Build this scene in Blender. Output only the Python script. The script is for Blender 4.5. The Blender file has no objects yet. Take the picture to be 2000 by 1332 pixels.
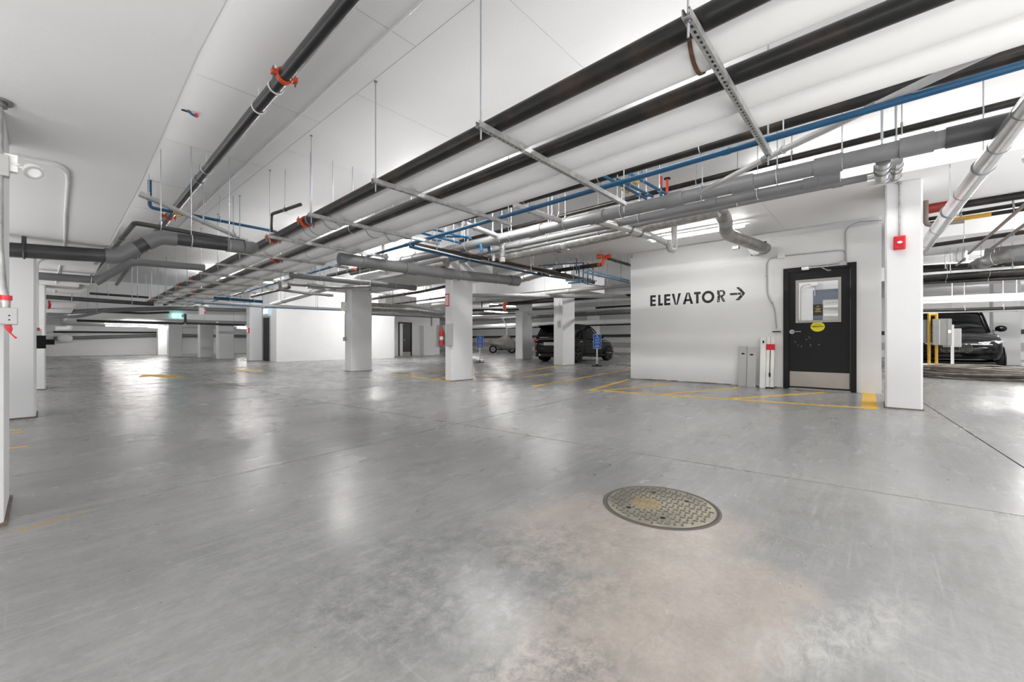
import bpy, math, random
from mathutils import Vector, Matrix
random.seed(7)
C = bpy.context.scene.collection
sc = bpy.context.scene
PI = math.pi
# ------------------------------------------------------------------ camera, world, exposure
YAW = math.radians(48.48)
FPX, HZ, CAMH = 810.0, 668.0, 0.9
FW = (math.sin(YAW), math.cos(YAW)); RT = (math.cos(YAW), -math.sin(YAW))
cam = bpy.data.cameras.new('camera'); camo = bpy.data.objects.new('camera', cam); C.objects.link(camo)
camo.location = (0, 0, CAMH); camo.rotation_euler = (PI/2, 0, -YAW)
cam.lens = FPX*36/2000; cam.sensor_width = 36; cam.shift_y = 0.001; cam.clip_start = .03; cam.clip_end = 200
sc.camera = camo
w = bpy.data.worlds.new('world'); sc.world = w; w.use_nodes = True
w.node_tree.nodes['Background'].inputs[0].default_value = (.9, .93, 1, 1)
w.node_tree.nodes['Background'].inputs[1].default_value = 0.3
sc.view_settings.view_transform = 'Standard'; sc.view_settings.look = 'None'
sc.view_settings.gamma = 1; sc.view_settings.use_curve_mapping = False
sc.view_settings.exposure = 0.78
sc.cycles.max_bounces = 10; sc.cycles.diffuse_bounces = 7; sc.cycles.glossy_bounces = 3
sc.cycles.transmission_bounces = 6; sc.cycles.sample_clamp_indirect = 4
sc.cycles.caustics_reflective = False; sc.cycles.caustics_refractive = False
LAMP = 160.0            # radiance of the fluorescent diffusers

def area(name, loc, rot, sx, sy, power, col=(1, .985, .97)):
    l = bpy.data.lights.new(name, 'AREA'); l.shape = 'RECTANGLE'; l.size = sx; l.size_y = sy; l.energy = power; l.color = col
    o = bpy.data.objects.new(name, l); C.objects.link(o); o.location = loc; o.rotation_euler = rot
# unseen area lights added as soft fill behind and beside the camera
area('fill_light', (-2.6, .6, .35), (PI, 0, 0), 3.5, 3.5, 60)
area('fill_light', (-2.3, 5.6, .35), (PI, 0, 0), 2.6, 4, 52)
area('fill_light', (-3.0, 11.5, .35), (PI, 0, 0), 2.5, 5, 160)
area('fill_light', (1.1, -2.3, .25), (PI, 0, 0), 2.2, 2.2, 34)
area('fill_light', (4.2, -4.6, .35), (PI, 0, 0), 5, 3.5, 130)
area('fill_light', (1.0, -4.5, 1.6), (PI/2, 0, -.35), 3, 1.4, 24)
area('fill_light', (6.3, -3.4, 1.4), (PI/2, 0, .6), 3, 1.4, 26)
area('fill_light', (-1.4, -2.4, 1.5), (PI/2, 0, -YAW+.1), 3, 1.6, 72)
area('fill_light', (9.0, -5.5, .35), (PI, 0, 0), 4, 4, 90)
area('fill_light', (16.5, -8.0, .35), (PI, 0, 0), 5, 5, 250)
area('fill_light', (-4.0, 22, .35), (PI, 0, 0), 4, 10, 350)
# hidden fill lights added for the ceiling, above the rack and behind the slab
area('fill_uplight', (3.05, 7.0, 2.92), (PI, 0, 0), 1.1, 14, 9)
area('fill_uplight', (.68, 7.0, 2.9), (PI, 0, 0), .2, 12, 13)

def at_d(px, py, d):
    l = (px-1000)/FPX*d
    return Vector((FW[0]*d+RT[0]*l, FW[1]*d+RT[1]*l, CAMH+(HZ-py)/FPX*d))
def Z(px, py, z): return at_d(px, py, FPX*(z-CAMH)/(HZ-py))           # point of the level plane z
def XP(px, py, x): return at_d(px, py, x/(FW[0]+RT[0]*(px-1000)/FPX))  # point of the wall plane X = x
def YP(px, py, y): return at_d(px, py, y/(FW[1]+RT[1]*(px-1000)/FPX))

# ------------------------------------------------------------------ materials
MATS = {}
def mat(name, col, rough=.5, metal=0, emit=0, noise=0, nscale=8, bump=0, bscale=60, col2=None, coat=0, spec=.5, stretch=(1,1,1), lo=.35, hi=.65, alpha=None, trans=0):
    if name in MATS: return MATS[name]
    m = bpy.data.materials.new(name); m.use_nodes = True; MATS[name] = m
    nt = m.node_tree; N = nt.nodes; L = nt.links; b = N['Principled BSDF']
    b.inputs['Base Color'].default_value = (*col, 1); b.inputs['Roughness'].default_value = rough
    b.inputs['Metallic'].default_value = metal; b.inputs['Specular IOR Level'].default_value = spec
    b.inputs['Coat Weight'].default_value = coat; b.inputs['Coat Roughness'].default_value = .05
    if trans: b.inputs['Transmission Weight'].default_value = trans
    if alpha is not None: b.inputs['Alpha'].default_value = alpha
    if emit:
        b.inputs['Emission Color'].default_value = (*col, 1); b.inputs['Emission Strength'].default_value = emit
    tc = N.new('ShaderNodeTexCoord'); mp = N.new('ShaderNodeMapping'); mp.inputs['Scale'].default_value = stretch
    L.new(tc.outputs['Object'], mp.inputs[0])
    c2 = col2 or tuple(c*(1-noise) for c in col)
    if noise or col2:
        n = N.new('ShaderNodeTexNoise'); n.inputs['Scale'].default_value = nscale; n.inputs['Detail'].default_value = 6
        L.new(mp.outputs[0], n.inputs['Vector'])
        r = N.new('ShaderNodeValToRGB'); r.color_ramp.elements[0].position = lo; r.color_ramp.elements[1].position = hi
        r.color_ramp.elements[0].color = (*c2, 1); r.color_ramp.elements[1].color = (*col, 1)
        L.new(n.outputs['Fac'], r.inputs[0]); L.new(r.outputs[0], b.inputs['Base Color'])
    if bump:
        n2 = N.new('ShaderNodeTexNoise'); n2.inputs['Scale'].default_value = bscale; n2.inputs['Detail'].default_value = 4
        L.new(mp.outputs[0], n2.inputs['Vector'])
        bp = N.new('ShaderNodeBump'); bp.inputs['Strength'].default_value = bump; bp.inputs['Distance'].default_value = .01
        L.new(n2.outputs['Fac'], bp.inputs['Height']); L.new(bp.outputs[0], b.inputs['Normal'])
    return m

def concrete_paint(name, col, speck=.5, band=None):
    m = bpy.data.materials.new(name); m.use_nodes = True; MATS[name] = m
    nt = m.node_tree; N = nt.nodes; L = nt.links; b = N['Principled BSDF']
    b.inputs['Roughness'].default_value = .55
    tc = N.new('ShaderNodeTexCoord')
    n = N.new('ShaderNodeTexNoise'); n.inputs['Scale'].default_value = .9; n.inputs['Detail'].default_value = 5
    L.new(tc.outputs['Object'], n.inputs['Vector'])
    r = N.new('ShaderNodeValToRGB'); r.color_ramp.elements[0].position = .3; r.color_ramp.elements[1].position = .7
    r.color_ramp.elements[0].color = (*[c*.94 for c in col], 1); r.color_ramp.elements[1].color = (*col, 1)
    L.new(n.outputs['Fac'], r.inputs[0])
    v = N.new('ShaderNodeTexVoronoi'); v.inputs['Scale'].default_value = 4.5; L.new(tc.outputs['Object'], v.inputs['Vector'])
    n3 = N.new('ShaderNodeTexNoise'); n3.inputs['Scale'].default_value = 2.2; L.new(tc.outputs['Object'], n3.inputs['Vector'])
    mm = N.new('ShaderNodeMath'); mm.operation = 'MULTIPLY'; mm.inputs[1].default_value = .042*speck
    L.new(n3.outputs['Fac'], mm.inputs[0])
    lt = N.new('ShaderNodeMath'); lt.operation = 'LESS_THAN'; L.new(v.outputs['Distance'], lt.inputs[0]); L.new(mm.outputs[0], lt.inputs[1])
    mx = N.new('ShaderNodeMixRGB'); L.new(lt.outputs[0], mx.inputs[0]); L.new(r.outputs[0], mx.inputs[1]); mx.inputs[2].default_value = (.12, .12, .12, 1)
    L.new(mx.outputs[0], b.inputs['Base Color'])
    n2 = N.new('ShaderNodeTexNoise'); n2.inputs['Scale'].default_value = 30; n2.inputs['Detail'].default_value = 5
    L.new(tc.outputs['Object'], n2.inputs['Vector'])
    bp = N.new('ShaderNodeBump'); bp.inputs['Strength'].default_value = .12; bp.inputs['Distance'].default_value = .01
    L.new(n2.outputs['Fac'], bp.inputs['Height']); L.new(bp.outputs[0], b.inputs['Normal'])
    return m

def floor_mat():
    m = bpy.data.materials.new('polished_concrete'); m.use_nodes = True
    nt = m.node_tree; N = nt.nodes; L = nt.links; b = N['Principled BSDF']
    tc = N.new('ShaderNodeTexCoord')
    def noise(scale, detail=6, sx=1, sy=1, rough=.55, dist=0, rot=0):
        mp = N.new('ShaderNodeMapping'); mp.inputs['Scale'].default_value = (sx, sy, 1); mp.inputs['Rotation'].default_value = (0, 0, rot)
        L.new(tc.outputs['Object'], mp.inputs[0])
        n = N.new('ShaderNodeTexNoise'); n.inputs['Scale'].default_value = scale; n.inputs['Detail'].default_value = detail
        n.inputs['Roughness'].default_value = rough; n.inputs['Distortion'].default_value = dist
        L.new(mp.outputs[0], n.inputs['Vector']); return n.outputs['Fac']
    def ramp(f, a, b_, ca=(0,0,0), cb=(1,1,1)):
        r = N.new('ShaderNodeValToRGB'); r.color_ramp.elements[0].position = a; r.color_ramp.elements[1].position = b_
        r.color_ramp.elements[0].color = (*ca, 1); r.color_ramp.elements[1].color = (*cb, 1); L.new(f, r.inputs[0]); return r.outputs[0]
    def mix(f, a, b_, mode='MIX', k=None):
        x = N.new('ShaderNodeMixRGB'); x.blend_type = mode
        if k is not None: x.inputs[0].default_value = k
        else: L.new(f, x.inputs[0])
        for i, s in ((1, a), (2, b_)):
            if isinstance(s, tuple): x.inputs[i].default_value = (*s, 1)
            else: L.new(s, x.inputs[i])
        return x.outputs[0]
    def blob(x, y, rx, ry, rot=0, soft=.35, jag=.5):      # soft edged stain with a ragged outline
        mp = N.new('ShaderNodeMapping'); mp.vector_type = 'TEXTURE'; mp.inputs['Location'].default_value = (x, y, 0)
        mp.inputs['Rotation'].default_value = (0, 0, rot); mp.inputs['Scale'].default_value = (rx, ry, 1)
        L.new(tc.outputs['Object'], mp.inputs[0])
        g = N.new('ShaderNodeVectorMath'); g.operation = 'LENGTH'; L.new(mp.outputs[0], g.inputs[0])
        a = N.new('ShaderNodeMath'); a.operation = 'MULTIPLY_ADD'; L.new(noise(3.2, 8, rough=.65), a.inputs[0]); a.inputs[1].default_value = jag*2; L.new(g.outputs['Value'], a.inputs[2])
        mr = N.new('ShaderNodeMapRange'); mr.inputs['From Min'].default_value = 1+jag+soft; mr.inputs['From Max'].default_value = 1+jag-soft
        L.new(a.outputs[0], mr.inputs[0]); return mr.outputs[0]
    base = ramp(noise(.8, 8, .55, 1.3), .3, .7, (.215, .217, .216), (.305, .303, .298))
    fine = ramp(noise(7, 10, 1, 1, .7), .3, .72, (.84, .84, .84), (1.1, 1.1, 1.1))
    c = mix(None, base, fine, 'MULTIPLY', 1)
    grain = ramp(noise(45, 8, 1, 1, .75), .3, .7, (.86, .86, .86), (1.10, 1.10, 1.10))
    c = mix(None, c, grain, 'MULTIPLY', 1)
    sc1 = ramp(noise(9, 6, .12, 3.2, .7, .5, .35), .60, .74); sc2 = ramp(noise(8, 6, 3.0, .12, .7, .6, .2), .62, .76)
    c = mix(sc1, c, (.36, .358, .35)); c = mix(sc2, c, (.35, .348, .34))
    scr = ramp(noise(7, 12, .3, 2.6, .75, .3, .5), .50, .80)
    c = mix(scr, c, (.34, .338, .332))
    # pinkish stain spreading from the manhole, darker scuffed area beside it
    for (x, y, rx, ry, rot, soft) in ((1.36, .50, .62, .30, -.35, .13), (1.85, .93, .58, .42, -.6, .22)):
        c = mix(mix(None, blob(x, y, rx, ry, rot, soft), (.82, .82, .82), 'MULTIPLY', 1), c, mix(None, mix(None, (.37, .325, .29), fine, 'MULTIPLY', 1), grain, 'MULTIPLY', 1))
    dk = mix(None, blob(1.05, 1.25, .62, .42, -.5, .35, .6), ramp(noise(15, 12, 1, 1, .8, .3), .40, .62), 'MULTIPLY', 1)
    c = mix(dk, c, (.155, .157, .156))
    dk = mix(None, blob(.86, .62, .26, .22, .8, .35, .6), ramp(noise(19, 12, 1, 1, .8, .3), .42, .62), 'MULTIPLY', 1)
    c = mix(dk, c, (.13, .13, .128))
    lt = mix(None, blob(1.62, .10, .40, .10, -.5, .35, .6), ramp(noise(12, 10, 1, 2, .8, .6), .4, .62), 'MULTIPLY', 1)
    c = mix(lt, c, (.40, .395, .38))
    rust = mix(None, blob(.0, 3.10, .15, .022, .35, .4, .3), ramp(noise(5, 4), .4, .6), 'MULTIPLY', 1)
    c = mix(rust, c, (.36, .24, .12))
    # pits
    v = N.new('ShaderNodeTexVoronoi'); v.inputs['Scale'].default_value = 5; L.new(tc.outputs['Object'], v.inputs['Vector'])
    l = N.new('ShaderNodeMath'); l.operation = 'LESS_THAN'; L.new(v.outputs['Distance'], l.inputs[0]); l.inputs[1].default_value = .022
    c = mix(l.outputs[0], c, (.12, .115, .11))
    # tyre-wide dark swirls further off
    sw = ramp(noise(1.1, 9, .5, 2.2, .65, .4, .9), .42, .75)
    c = mix(None, c, mix(sw, (1, 1, 1), (.86, .86, .865)), 'MULTIPLY', 1)
    gm = N.new('ShaderNodeGamma'); gm.inputs[1].default_value = .93; L.new(c, gm.inputs[0])
    L.new(gm.outputs[0], b.inputs['Base Color'])
    rr = N.new('ShaderNodeMapRange'); L.new(noise(1.3, 6, .6, 1.4), rr.inputs[0]); rr.inputs['To Min'].default_value = .20; rr.inputs['To Max'].default_value = .34
    L.new(rr.outputs[0], b.inputs['Roughness']); b.inputs['Specular IOR Level'].default_value = .30
    bp = N.new('ShaderNodeBump'); bp.inputs['Strength'].default_value = .045; bp.inputs['Distance'].default_value = .02
    L.new(noise(2.2, 5, 1, 1), bp.inputs['Height'])
    b2 = N.new('ShaderNodeBump'); b2.inputs['Strength'].default_value = .09; b2.inputs['Distance'].default_value = .004
    L.new(noise(60, 4), b2.inputs['Height']); L.new(bp.outputs[0], b2.inputs['Normal']); L.new(b2.outputs[0], b.inputs['Normal'])
    return m

WHITE = concrete_paint('white_painted_concrete', (.88, .88, .88), .35)
WALLM = concrete_paint('grey_white_wall_paint', (.80, .80, .80), .55)
CEILM = concrete_paint('ceiling_paint', (.87, .87, .875), .45)
SLABM = concrete_paint('low_slab_paint', (.76, .76, .76), .45)
COLM = concrete_paint('column_paint', (.80, .805, .815), .4)
FLOORM = floor_mat()
DARKGAP = mat('joint_shadow', (.07, .065, .06), .9)
BLACKP = mat('black_steel_pipe', (.012, .012, .012), .36, .0, col2=(.034, .024, .018), nscale=5, lo=.34, hi=.5, bump=.08, spec=.4)
BLACKS = mat('black_sprinkler_pipe', (.016, .016, .017), .3, .0, noise=.4, nscale=9, spec=.55)
GREYPVC = mat('grey_pvc', (.19, .19, .195), .42, noise=.12, nscale=4)
DKPVC = mat('dark_grey_pvc', (.055, .055, .058), .4, noise=.25, nscale=4)
LTPVC = mat('light_grey_pvc', (.42, .42, .42), .42, noise=.1, nscale=4)
INSUL = mat('white_pipe_jacket', (.86, .86, .86), .38, noise=.04, nscale=3)
FOIL = mat('foil_duct', (.58, .57, .55), .3, .85, noise=.35, nscale=14, bump=.6, bscale=35)
CLAD = mat('aluminium_cladding', (.78, .78, .78), .26, .8, noise=.12, nscale=10)
GALV = mat('galvanized_steel', (.50, .50, .49), .42, .6, noise=.3, nscale=18)
RODM = mat('zinc_rod', (.40, .43, .46), .4, .6)
WCOND = mat('white_painted_conduit', (.78, .78, .78), .4)
ORANGE = mat('orange_coupling', (.60, .075, .022), .4, noise=.2, nscale=12)
BOLTM = mat('bolt_steel', (.25, .25, .25), .35, .8)
BLUE = mat('blue_pex', (.006, .075, .17), .4, noise=.15, nscale=10)
BLUEL = mat('pale_blue_pex', (.16, .30, .45), .35)
BRASS = mat('brass', (.62, .40, .10), .35, .7)
RED = mat('red_plastic', (.62, .015, .03), .35)
REDPIPE = mat('red_handle', (.60, .04, .03), .4)
YELLOW = mat('yellow_floor_paint', (.74, .46, .07), .6, col2=(.60, .40, .12), nscale=5, lo=.3, hi=.45, spec=.2)
BLACKPL = mat('black_plastic', (.006, .006, .006), .5, spec=.25)
WHITEPL = mat('white_plastic', (.82, .82, .80), .4)
LIGHT = mat('fluorescent_diffuser', (1, .985, .965), .4, emit=LAMP)
DOORM = mat('black_door_paint', (.010, .010, .011), .45, noise=.15, spec=.3)
STAIN = mat('stainless_plate', (.50, .46, .42), .38, .7, noise=.12, nscale=3)
GLASS = mat('clear_glass', (1, 1, 1), .03, trans=.95, spec=.5)
GREYM = mat('cabinet_grey', (.36, .37, .35), .45, noise=.1)
CARB = mat('black_car_paint', (.001, .001, .0015), .10, 0, coat=.05, spec=.22)
CARB2 = mat('black_metallic_car_paint', (.003, .0028, .0024), .13, 0, coat=.08, spec=.25)
CGLASS = mat('tinted_glass', (.002, .003, .003), .05, spec=.35)
TYRE = mat('tyre_rubber', (.008, .008, .008), .8, spec=.2)
RIMM = mat('dark_alloy', (.06, .055, .05), .35, .6)
CHROME = mat('chrome', (.7, .7, .7), .12, 1)
TAIL = mat('tail_lamp', (.45, .01, .02), .2, coat=.8)
HEADL = mat('headlamp_glass', (.45, .47, .5), .12, .5, coat=1)
COVER = mat('silver_grey_cover', (.24, .225, .205), .55, noise=.25, nscale=3, bump=.4, bscale=6)
CABLE = mat('dusty_black_cable', (.19, .165, .14), .6, noise=.45, nscale=6)
IRON = mat('cast_iron_cover', (.34, .315, .245), .6, .05, col2=(.19, .18, .15), nscale=5, bump=.3, bscale=50)
IRONY = mat('iron_rust_patch', (.34, .22, .07), .7)
SIGNB = mat('blue_sign', (.01, .12, .52), .4)
NAVY = mat('navy_paint', (.035, .05, .085), .45, noise=.2, nscale=9)
YELB = mat('yellow_rail_paint', (.62, .36, .04), .45)
GREENLIT = mat('lit_exit_sign', (.35, .85, .80), .4, emit=1.2)
STICK = mat('yellow_sticker', (.80, .72, .02), .4)

# ------------------------------------------------------------------ mesh helpers
class MB:
    def __init__(s): s.v = []; s.f = []
    def add(s, vs, fs):
        o = len(s.v); s.v += [tuple(v) for v in vs]; s.f += [tuple(i+o for i in f) for f in fs]; return s
    def box(s, x0, x1, y0, y1, z0, z1):
        x0, x1 = sorted((x0, x1)); y0, y1 = sorted((y0, y1)); z0, z1 = sorted((z0, z1))
        return s.add([(x0,y0,z0),(x1,y0,z0),(x1,y1,z0),(x0,y1,z0),(x0,y0,z1),(x1,y0,z1),(x1,y1,z1),(x0,y1,z1)],
                     [(0,3,2,1),(4,5,6,7),(0,1,5,4),(1,2,6,5),(2,3,7,6),(3,0,4,7)])
    def obox(s, M, sx, sy, sz):      # oriented box, M a 4x4 at its centre
        vs = [M @ Vector((a*sx/2, b*sy/2, c*sz/2)) for c in (-1,1) for a, b in ((-1,-1),(1,-1),(1,1),(-1,1))]
        return s.add(vs, [(0,3,2,1),(4,5,6,7),(0,1,5,4),(1,2,6,5),(2,3,7,6),(3,0,4,7)])
    def cbox(s, x0, x1, y0, y1, z0, z1, c):   # vertical edges chamfered
        p = [(x0+c,y0),(x1-c,y0),(x1,y0+c),(x1,y1-c),(x1-c,y1),(x0+c,y1),(x0,y1-c),(x0,y0+c)]
        return s.prism(p, z0, z1)
    def prism(s, pts, z0, z1):
        n = len(pts)
        return s.add([(x,y,z0) for x,y in pts]+[(x,y,z1) for x,y in pts],
                     [tuple(range(n-1,-1,-1)), tuple(range(n,2*n))]+[(i,(i+1)%n,n+(i+1)%n,n+i) for i in range(n)])
    def extr(s, pts, d):        # planar outline (3-D points) pushed by vector d
        n = len(pts); d = Vector(d); P = [Vector(p) for p in pts]
        return s.add(P+[p+d for p in P], [tuple(range(n-1,-1,-1)), tuple(range(n,2*n))]+[(i,(i+1)%n,n+(i+1)%n,n+i) for i in range(n)])
    def tube(s, path, r, seg=16, caps=True, rs=None):
        P = [Vector(p) for p in path]; n = len(P)
        T = [((P[min(i+1,n-1)]-P[max(i-1,0)]).normalized()) for i in range(n)]
        up = Vector((0,0,1)) if abs(T[0].z) < .9 else Vector((1,0,0))
        a = T[0].cross(up).normalized(); vs = []; o = 0
        for i in range(n):
            a = (a - T[i]*a.dot(T[i])).normalized(); b = T[i].cross(a); rr = rs[i] if rs else r
            vs += [P[i]+(a*math.cos(2*PI*k/seg)+b*math.sin(2*PI*k/seg))*rr for k in range(seg)]
        fs = [(i*seg+k, i*seg+(k+1)%seg, (i+1)*seg+(k+1)%seg, (i+1)*seg+k) for i in range(n-1) for k in range(seg)]
        if caps: fs += [tuple(range(seg-1,-1,-1)), tuple(range((n-1)*seg, n*seg))]
        return s.add(vs, fs)
    def ring(s, c, n, R, r, seg=20, sub=6):    # torus
        c = Vector(c); n = Vector(n).normalized(); u = n.orthogonal().normalized(); v = n.cross(u)
        vs = []
        for i in range(seg):
            d = u*math.cos(2*PI*i/seg)+v*math.sin(2*PI*i/seg)
            vs += [c+d*(R+r*math.cos(2*PI*k/sub))+n*r*math.sin(2*PI*k/sub) for k in range(sub)]
        return s.add(vs, [(i*sub+k, i*sub+(k+1)%sub, ((i+1)%seg)*sub+(k+1)%sub, ((i+1)%seg)*sub+k) for i in range(seg) for k in range(sub)])
    def ell(s, c, rx, ry, rz, seg=14, rings=8):
        c = Vector(c); vs = [c+Vector((0,0,-rz))]
        for j in range(1, rings):
            t = PI*j/rings-PI/2
            vs += [c+Vector((rx*math.cos(t)*math.cos(2*PI*k/seg), ry*math.cos(t)*math.sin(2*PI*k/seg), rz*math.sin(t))) for k in range(seg)]
        vs.append(c+Vector((0,0,rz))); n = len(vs)-1
        fs = [(0, 1+(k+1)%seg, 1+k) for k in range(seg)]
        fs += [(1+j*seg+k, 1+j*seg+(k+1)%seg, 1+(j+1)*seg+(k+1)%seg, 1+(j+1)*seg+k) for j in range(rings-2) for k in range(seg)]
        fs += [(1+(rings-2)*seg+k, 1+(rings-2)*seg+(k+1)%seg, n) for k in range(seg)]
        return s.add(vs, fs)
    def xf(s, M):
        s.v = [tuple(M @ Vector(v)) for v in s.v]; return s
    def build(s, name, m, parent=None, smooth=True, bevel=0):
        me = bpy.data.meshes.new(name); me.from_pydata(s.v, [], s.f); me.update()
        if smooth: me.shade_smooth(); me.set_sharp_from_angle(angle=math.radians(38))
        me.materials.append(m)
        o = bpy.data.objects.new(name, me); C.objects.link(o)
        if parent is not None:
            o.parent = parent
            if parent.location.length > 0 or parent.rotation_euler.z: o.matrix_parent_inverse = PINV.get(parent.name, Matrix())
        if bevel:
            b = o.modifiers.new('bevel', 'BEVEL'); b.width = bevel; b.segments = 2; b.limit_method = 'ANGLE'
        return o
PINV = {}
def thing(name, label, cat, loc=(0,0,0), group=None):     # Empty at the base; its parts are written in world coordinates
    o = bpy.data.objects.new(name, None); C.objects.link(o); o.empty_display_size = .1
    o.location = loc; PINV[o.name] = Matrix.Translation(-Vector(loc)); tag(o, label, cat, group); return o
def tag(o, label, cat, group=None, kind=None):
    o['label'] = label; o['category'] = cat
    if group: o['group'] = group
    if kind: o['kind'] = kind
    return o
def struct(o, label=None):
    o['kind'] = 'structure'
    if label: o['label'] = label
    return o
def box(name, m, x0, x1, y0, y1, z0, z1, parent=None, bevel=0):
    return MB().box(x0,x1,y0,y1,z0,z1).build(name, m, parent, smooth=False, bevel=bevel)
def fillet(pts, rad):
    P = [Vector(p) for p in pts]; out = [P[0]]
    for i in range(1, len(P)-1):
        a, b, c = P[i-1], P[i], P[i+1]; u = (a-b); v = (c-b)
        r = min(rad, u.length*.45, v.length*.45); u.normalize(); v.normalize()
        p, q = b+u*r, b+v*r
        out += [(p*(1-t)**2+b*2*t*(1-t)+q*t*t) for t in (0,.2,.4,.6,.8,1)]
    return out+[P[-1]]
def frange(a, b, st):
    n = max(1, int(round(abs(b-a)/st))); return [a+(b-a)*i/n for i in range(n+1)]
def along(path, t):
    P = [Vector(p) for p in path]; Ls = [(P[i+1]-P[i]).length for i in range(len(P)-1)]; T = sum(Ls)*t
    for i, l in enumerate(Ls):
        if T <= l or i == len(Ls)-1:
            u = (P[i+1]-P[i]).normalized(); return P[i]+u*min(T, l), u
        T -= l
CEILS = [(-9, .45, -14, 24.5, 2.03), (7.22, 9.42, -14, 12.5, 3.05), (5.6, 7.2, 7, 13, 2.5), (.72, 14, 24.6, 40, 1.97), (12.6, 15, 8.3, 19.5, 2.85), (19.5, 23, -14, 16, 3.03), (12.2, 14.6, -14, -.4, 3.05), (7.05, 13.5, 20.4, 24.6, 2.6)]
def ceil_at(x, y):
    return min([z for a, b, c, d, z in CEILS if a <= x <= b and c <= y <= d]+[3.5])
def pipe(name, label, m, pts, r, cat='pipe', bend=None, seg=16, group=None, sleeves=(), sleeve_mat=None, couplings=(), hangers=(), hz=3.5, hm=None, sl=2.2):
    """one run of pipe: the tube, its sleeve fittings, orange couplings and hanger rods are its parts"""
    path = fillet(pts, bend or r*3); P0 = Vector(pts[0])
    t = thing(name, label, cat, (P0.x, P0.y, P0.z), group)
    MB().tube(path, r, seg).build('tube', m, t)
    for s in sleeves:
        p, u = along(pts, s); MB().tube([p-u*r*sl/2*1.1, p+u*r*sl/2*1.1], r*1.16, seg).build('sleeve_fitting', sleeve_mat or m, t)
    for s in couplings:
        p, u = along(pts, s); coupling(p, u, r, t)
    if not hangers and P0.z > 1.7 and abs(Vector(pts[-1]).z-P0.z) < .4 and name not in ('brace_bar', 'branch_pipe', 'wall_conduit'): hangers = (.3, .8)
    for s in hangers:
        p, u = along(pts, s); hz = ceil_at(p.x, p.y)
        if hz < p.z+r+.02: continue
        b = MB().tube([(p.x, p.y, p.z+r), (p.x, p.y, hz)], .006, 8); b.ring(p, u, r*1.04+.004, .006, 18, 5)
        b.tube([(p.x, p.y, p.z+r+.0), (p.x, p.y, p.z+r+.05)], .013, 8)
        b.build('hanger_rod', hm or RODM, t)
    return t
def coupling(p, u, r, t):
    side = u.cross(Vector((0,0,1))).normalized(); up = side.cross(u).normalized()
    b = MB().tube([p-u*r*.5, p-u*r*.3, p+u*r*.3, p+u*r*.5], r*1.25, 18, rs=[r*1.12, r*1.3, r*1.3, r*1.12])
    for s in (-1, 1):
        M = Matrix.Translation(p+side*s*r*1.5) @ Matrix((( side.x,u.x,up.x,0),(side.y,u.y,up.y,0),(side.z,u.z,up.z,0),(0,0,0,1)))
        b.obox(M, r*.75, r*.8, r*.8)
    o = b.build('grooved_coupling', ORANGE, t)
    k = MB()
    for s in (-1, 1):
        q = p+side*s*r*1.62; k.tube([q-up*r*1.0, q+up*r*.85], r*.14, 8)
    k.build('coupling_bolt', BOLTM, t)

# ------------------------------------------------------------------ room shell
X0, X1, Y0, Y1 = -9.0, 33.0, -14.0, 39.5
HC, HS, HL = 3.5, 3.05, 2.03
fl = box('floor', DARKGAP, X0, X1, Y0, Y1, -.25, -.012); struct(fl)
kx = [-16, -4.1, 3.31, 10.6, 18, 26, 45]; ky = [-30, -8, -1.25, 3.13, 7.6, 12.2, 17, 22, 28, 34, 60]
def fx(i, j):
    a = -.083 if 0 < i < 3 else 0; b = .113 if 1 < j < 4 else 0
    x = kx[i]; y = ky[j]
    for _ in range(6): x, y = kx[i]+a*min(y, 8), ky[j]+b*min(max(x, -3), 8)
    return min(max(x, X0), X1), min(max(y, Y0), Y1)
g = .0065
for i in range(len(kx)-1):
    for j in range(len(ky)-1):
        p = [fx(i,j), fx(i+1,j), fx(i+1,j+1), fx(i,j+1)]
        q = [(p[0][0]+g,p[0][1]+g),(p[1][0]-g,p[1][1]+g),(p[2][0]-g,p[2][1]-g),(p[3][0]+g,p[3][1]-g)]
        MB().prism(q, -.0119, 0).build('slab', FLOORM, fl, smooth=False)
struct(box('ceiling', CEILM, X0, X1, Y0, Y1, HC, HC+.2))
struct(box('wall_north', WHITE, X0, X1, Y1, Y1+.3, 0, HC))
struct(box('wall_south', WHITE, X0, X1, Y0-.3, Y0, 0, HC))
struct(box('wall_east', WHITE, X1, X1+.3, Y0, Y1, 0, HC))
struct(box('wall_west', WHITE, X0-.3, X0, Y0, Y1, 0, HC))
# low slab over the left side; its edge runs along the lane
b = MB(); e = [(.40, Y0), (.40, 2), (.46, 4), (.50, 7), (.58, 12), (.7, 24.5)]
b.prism([(X0+.01, Y0+.01)]+[(x, max(y, Y0+.01)) for x, y in e]+[(X0+.01, 24.5)], HL, HC-.002)
struct(b.build('ceiling_low_slab', SLABM, smooth=False))
b = MB().prism([(x, y) for x, y in e[0:]]+[(x+.022, y) for x, y in reversed(e)], HL+.004, HL+.05)
struct(b.build('trim_1', WHITE, smooth=False))
for k, (a, c) in enumerate(((7.35, 8.6), (11.7, 12.9), (16, 17.2))):
    struct(box('ceiling_drop_band', SLABM, -4, .46, a, c, HL-.05, HL+.01))
struct(box('ceiling_soffit', CEILM, 7.22, 9.42, Y0+.01, 12.5, HS, HC-.002))
struct(box('ceiling_column_soffit', SLABM, 5.6, 7.2, 7.0, 13.0, 2.5, HC-.002))
struct(box('ceiling_far_slab', WHITE, .72, 14, 24.6, Y1-.01, 1.97, HC-.002))
struct(box('ceiling_beam', CEILM, 12.6, 15.0, 8.3, 19.5, 2.85, HC-.002))
struct(box('ceiling_beam', CEILM, 19.5, 23.0, Y0+.01, 16, HS-.02, HC-.002))
struct(box('ceiling_beam', CEILM, 12.2, 14.6, Y0+.01, -.4, HS, HC-.002))
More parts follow.
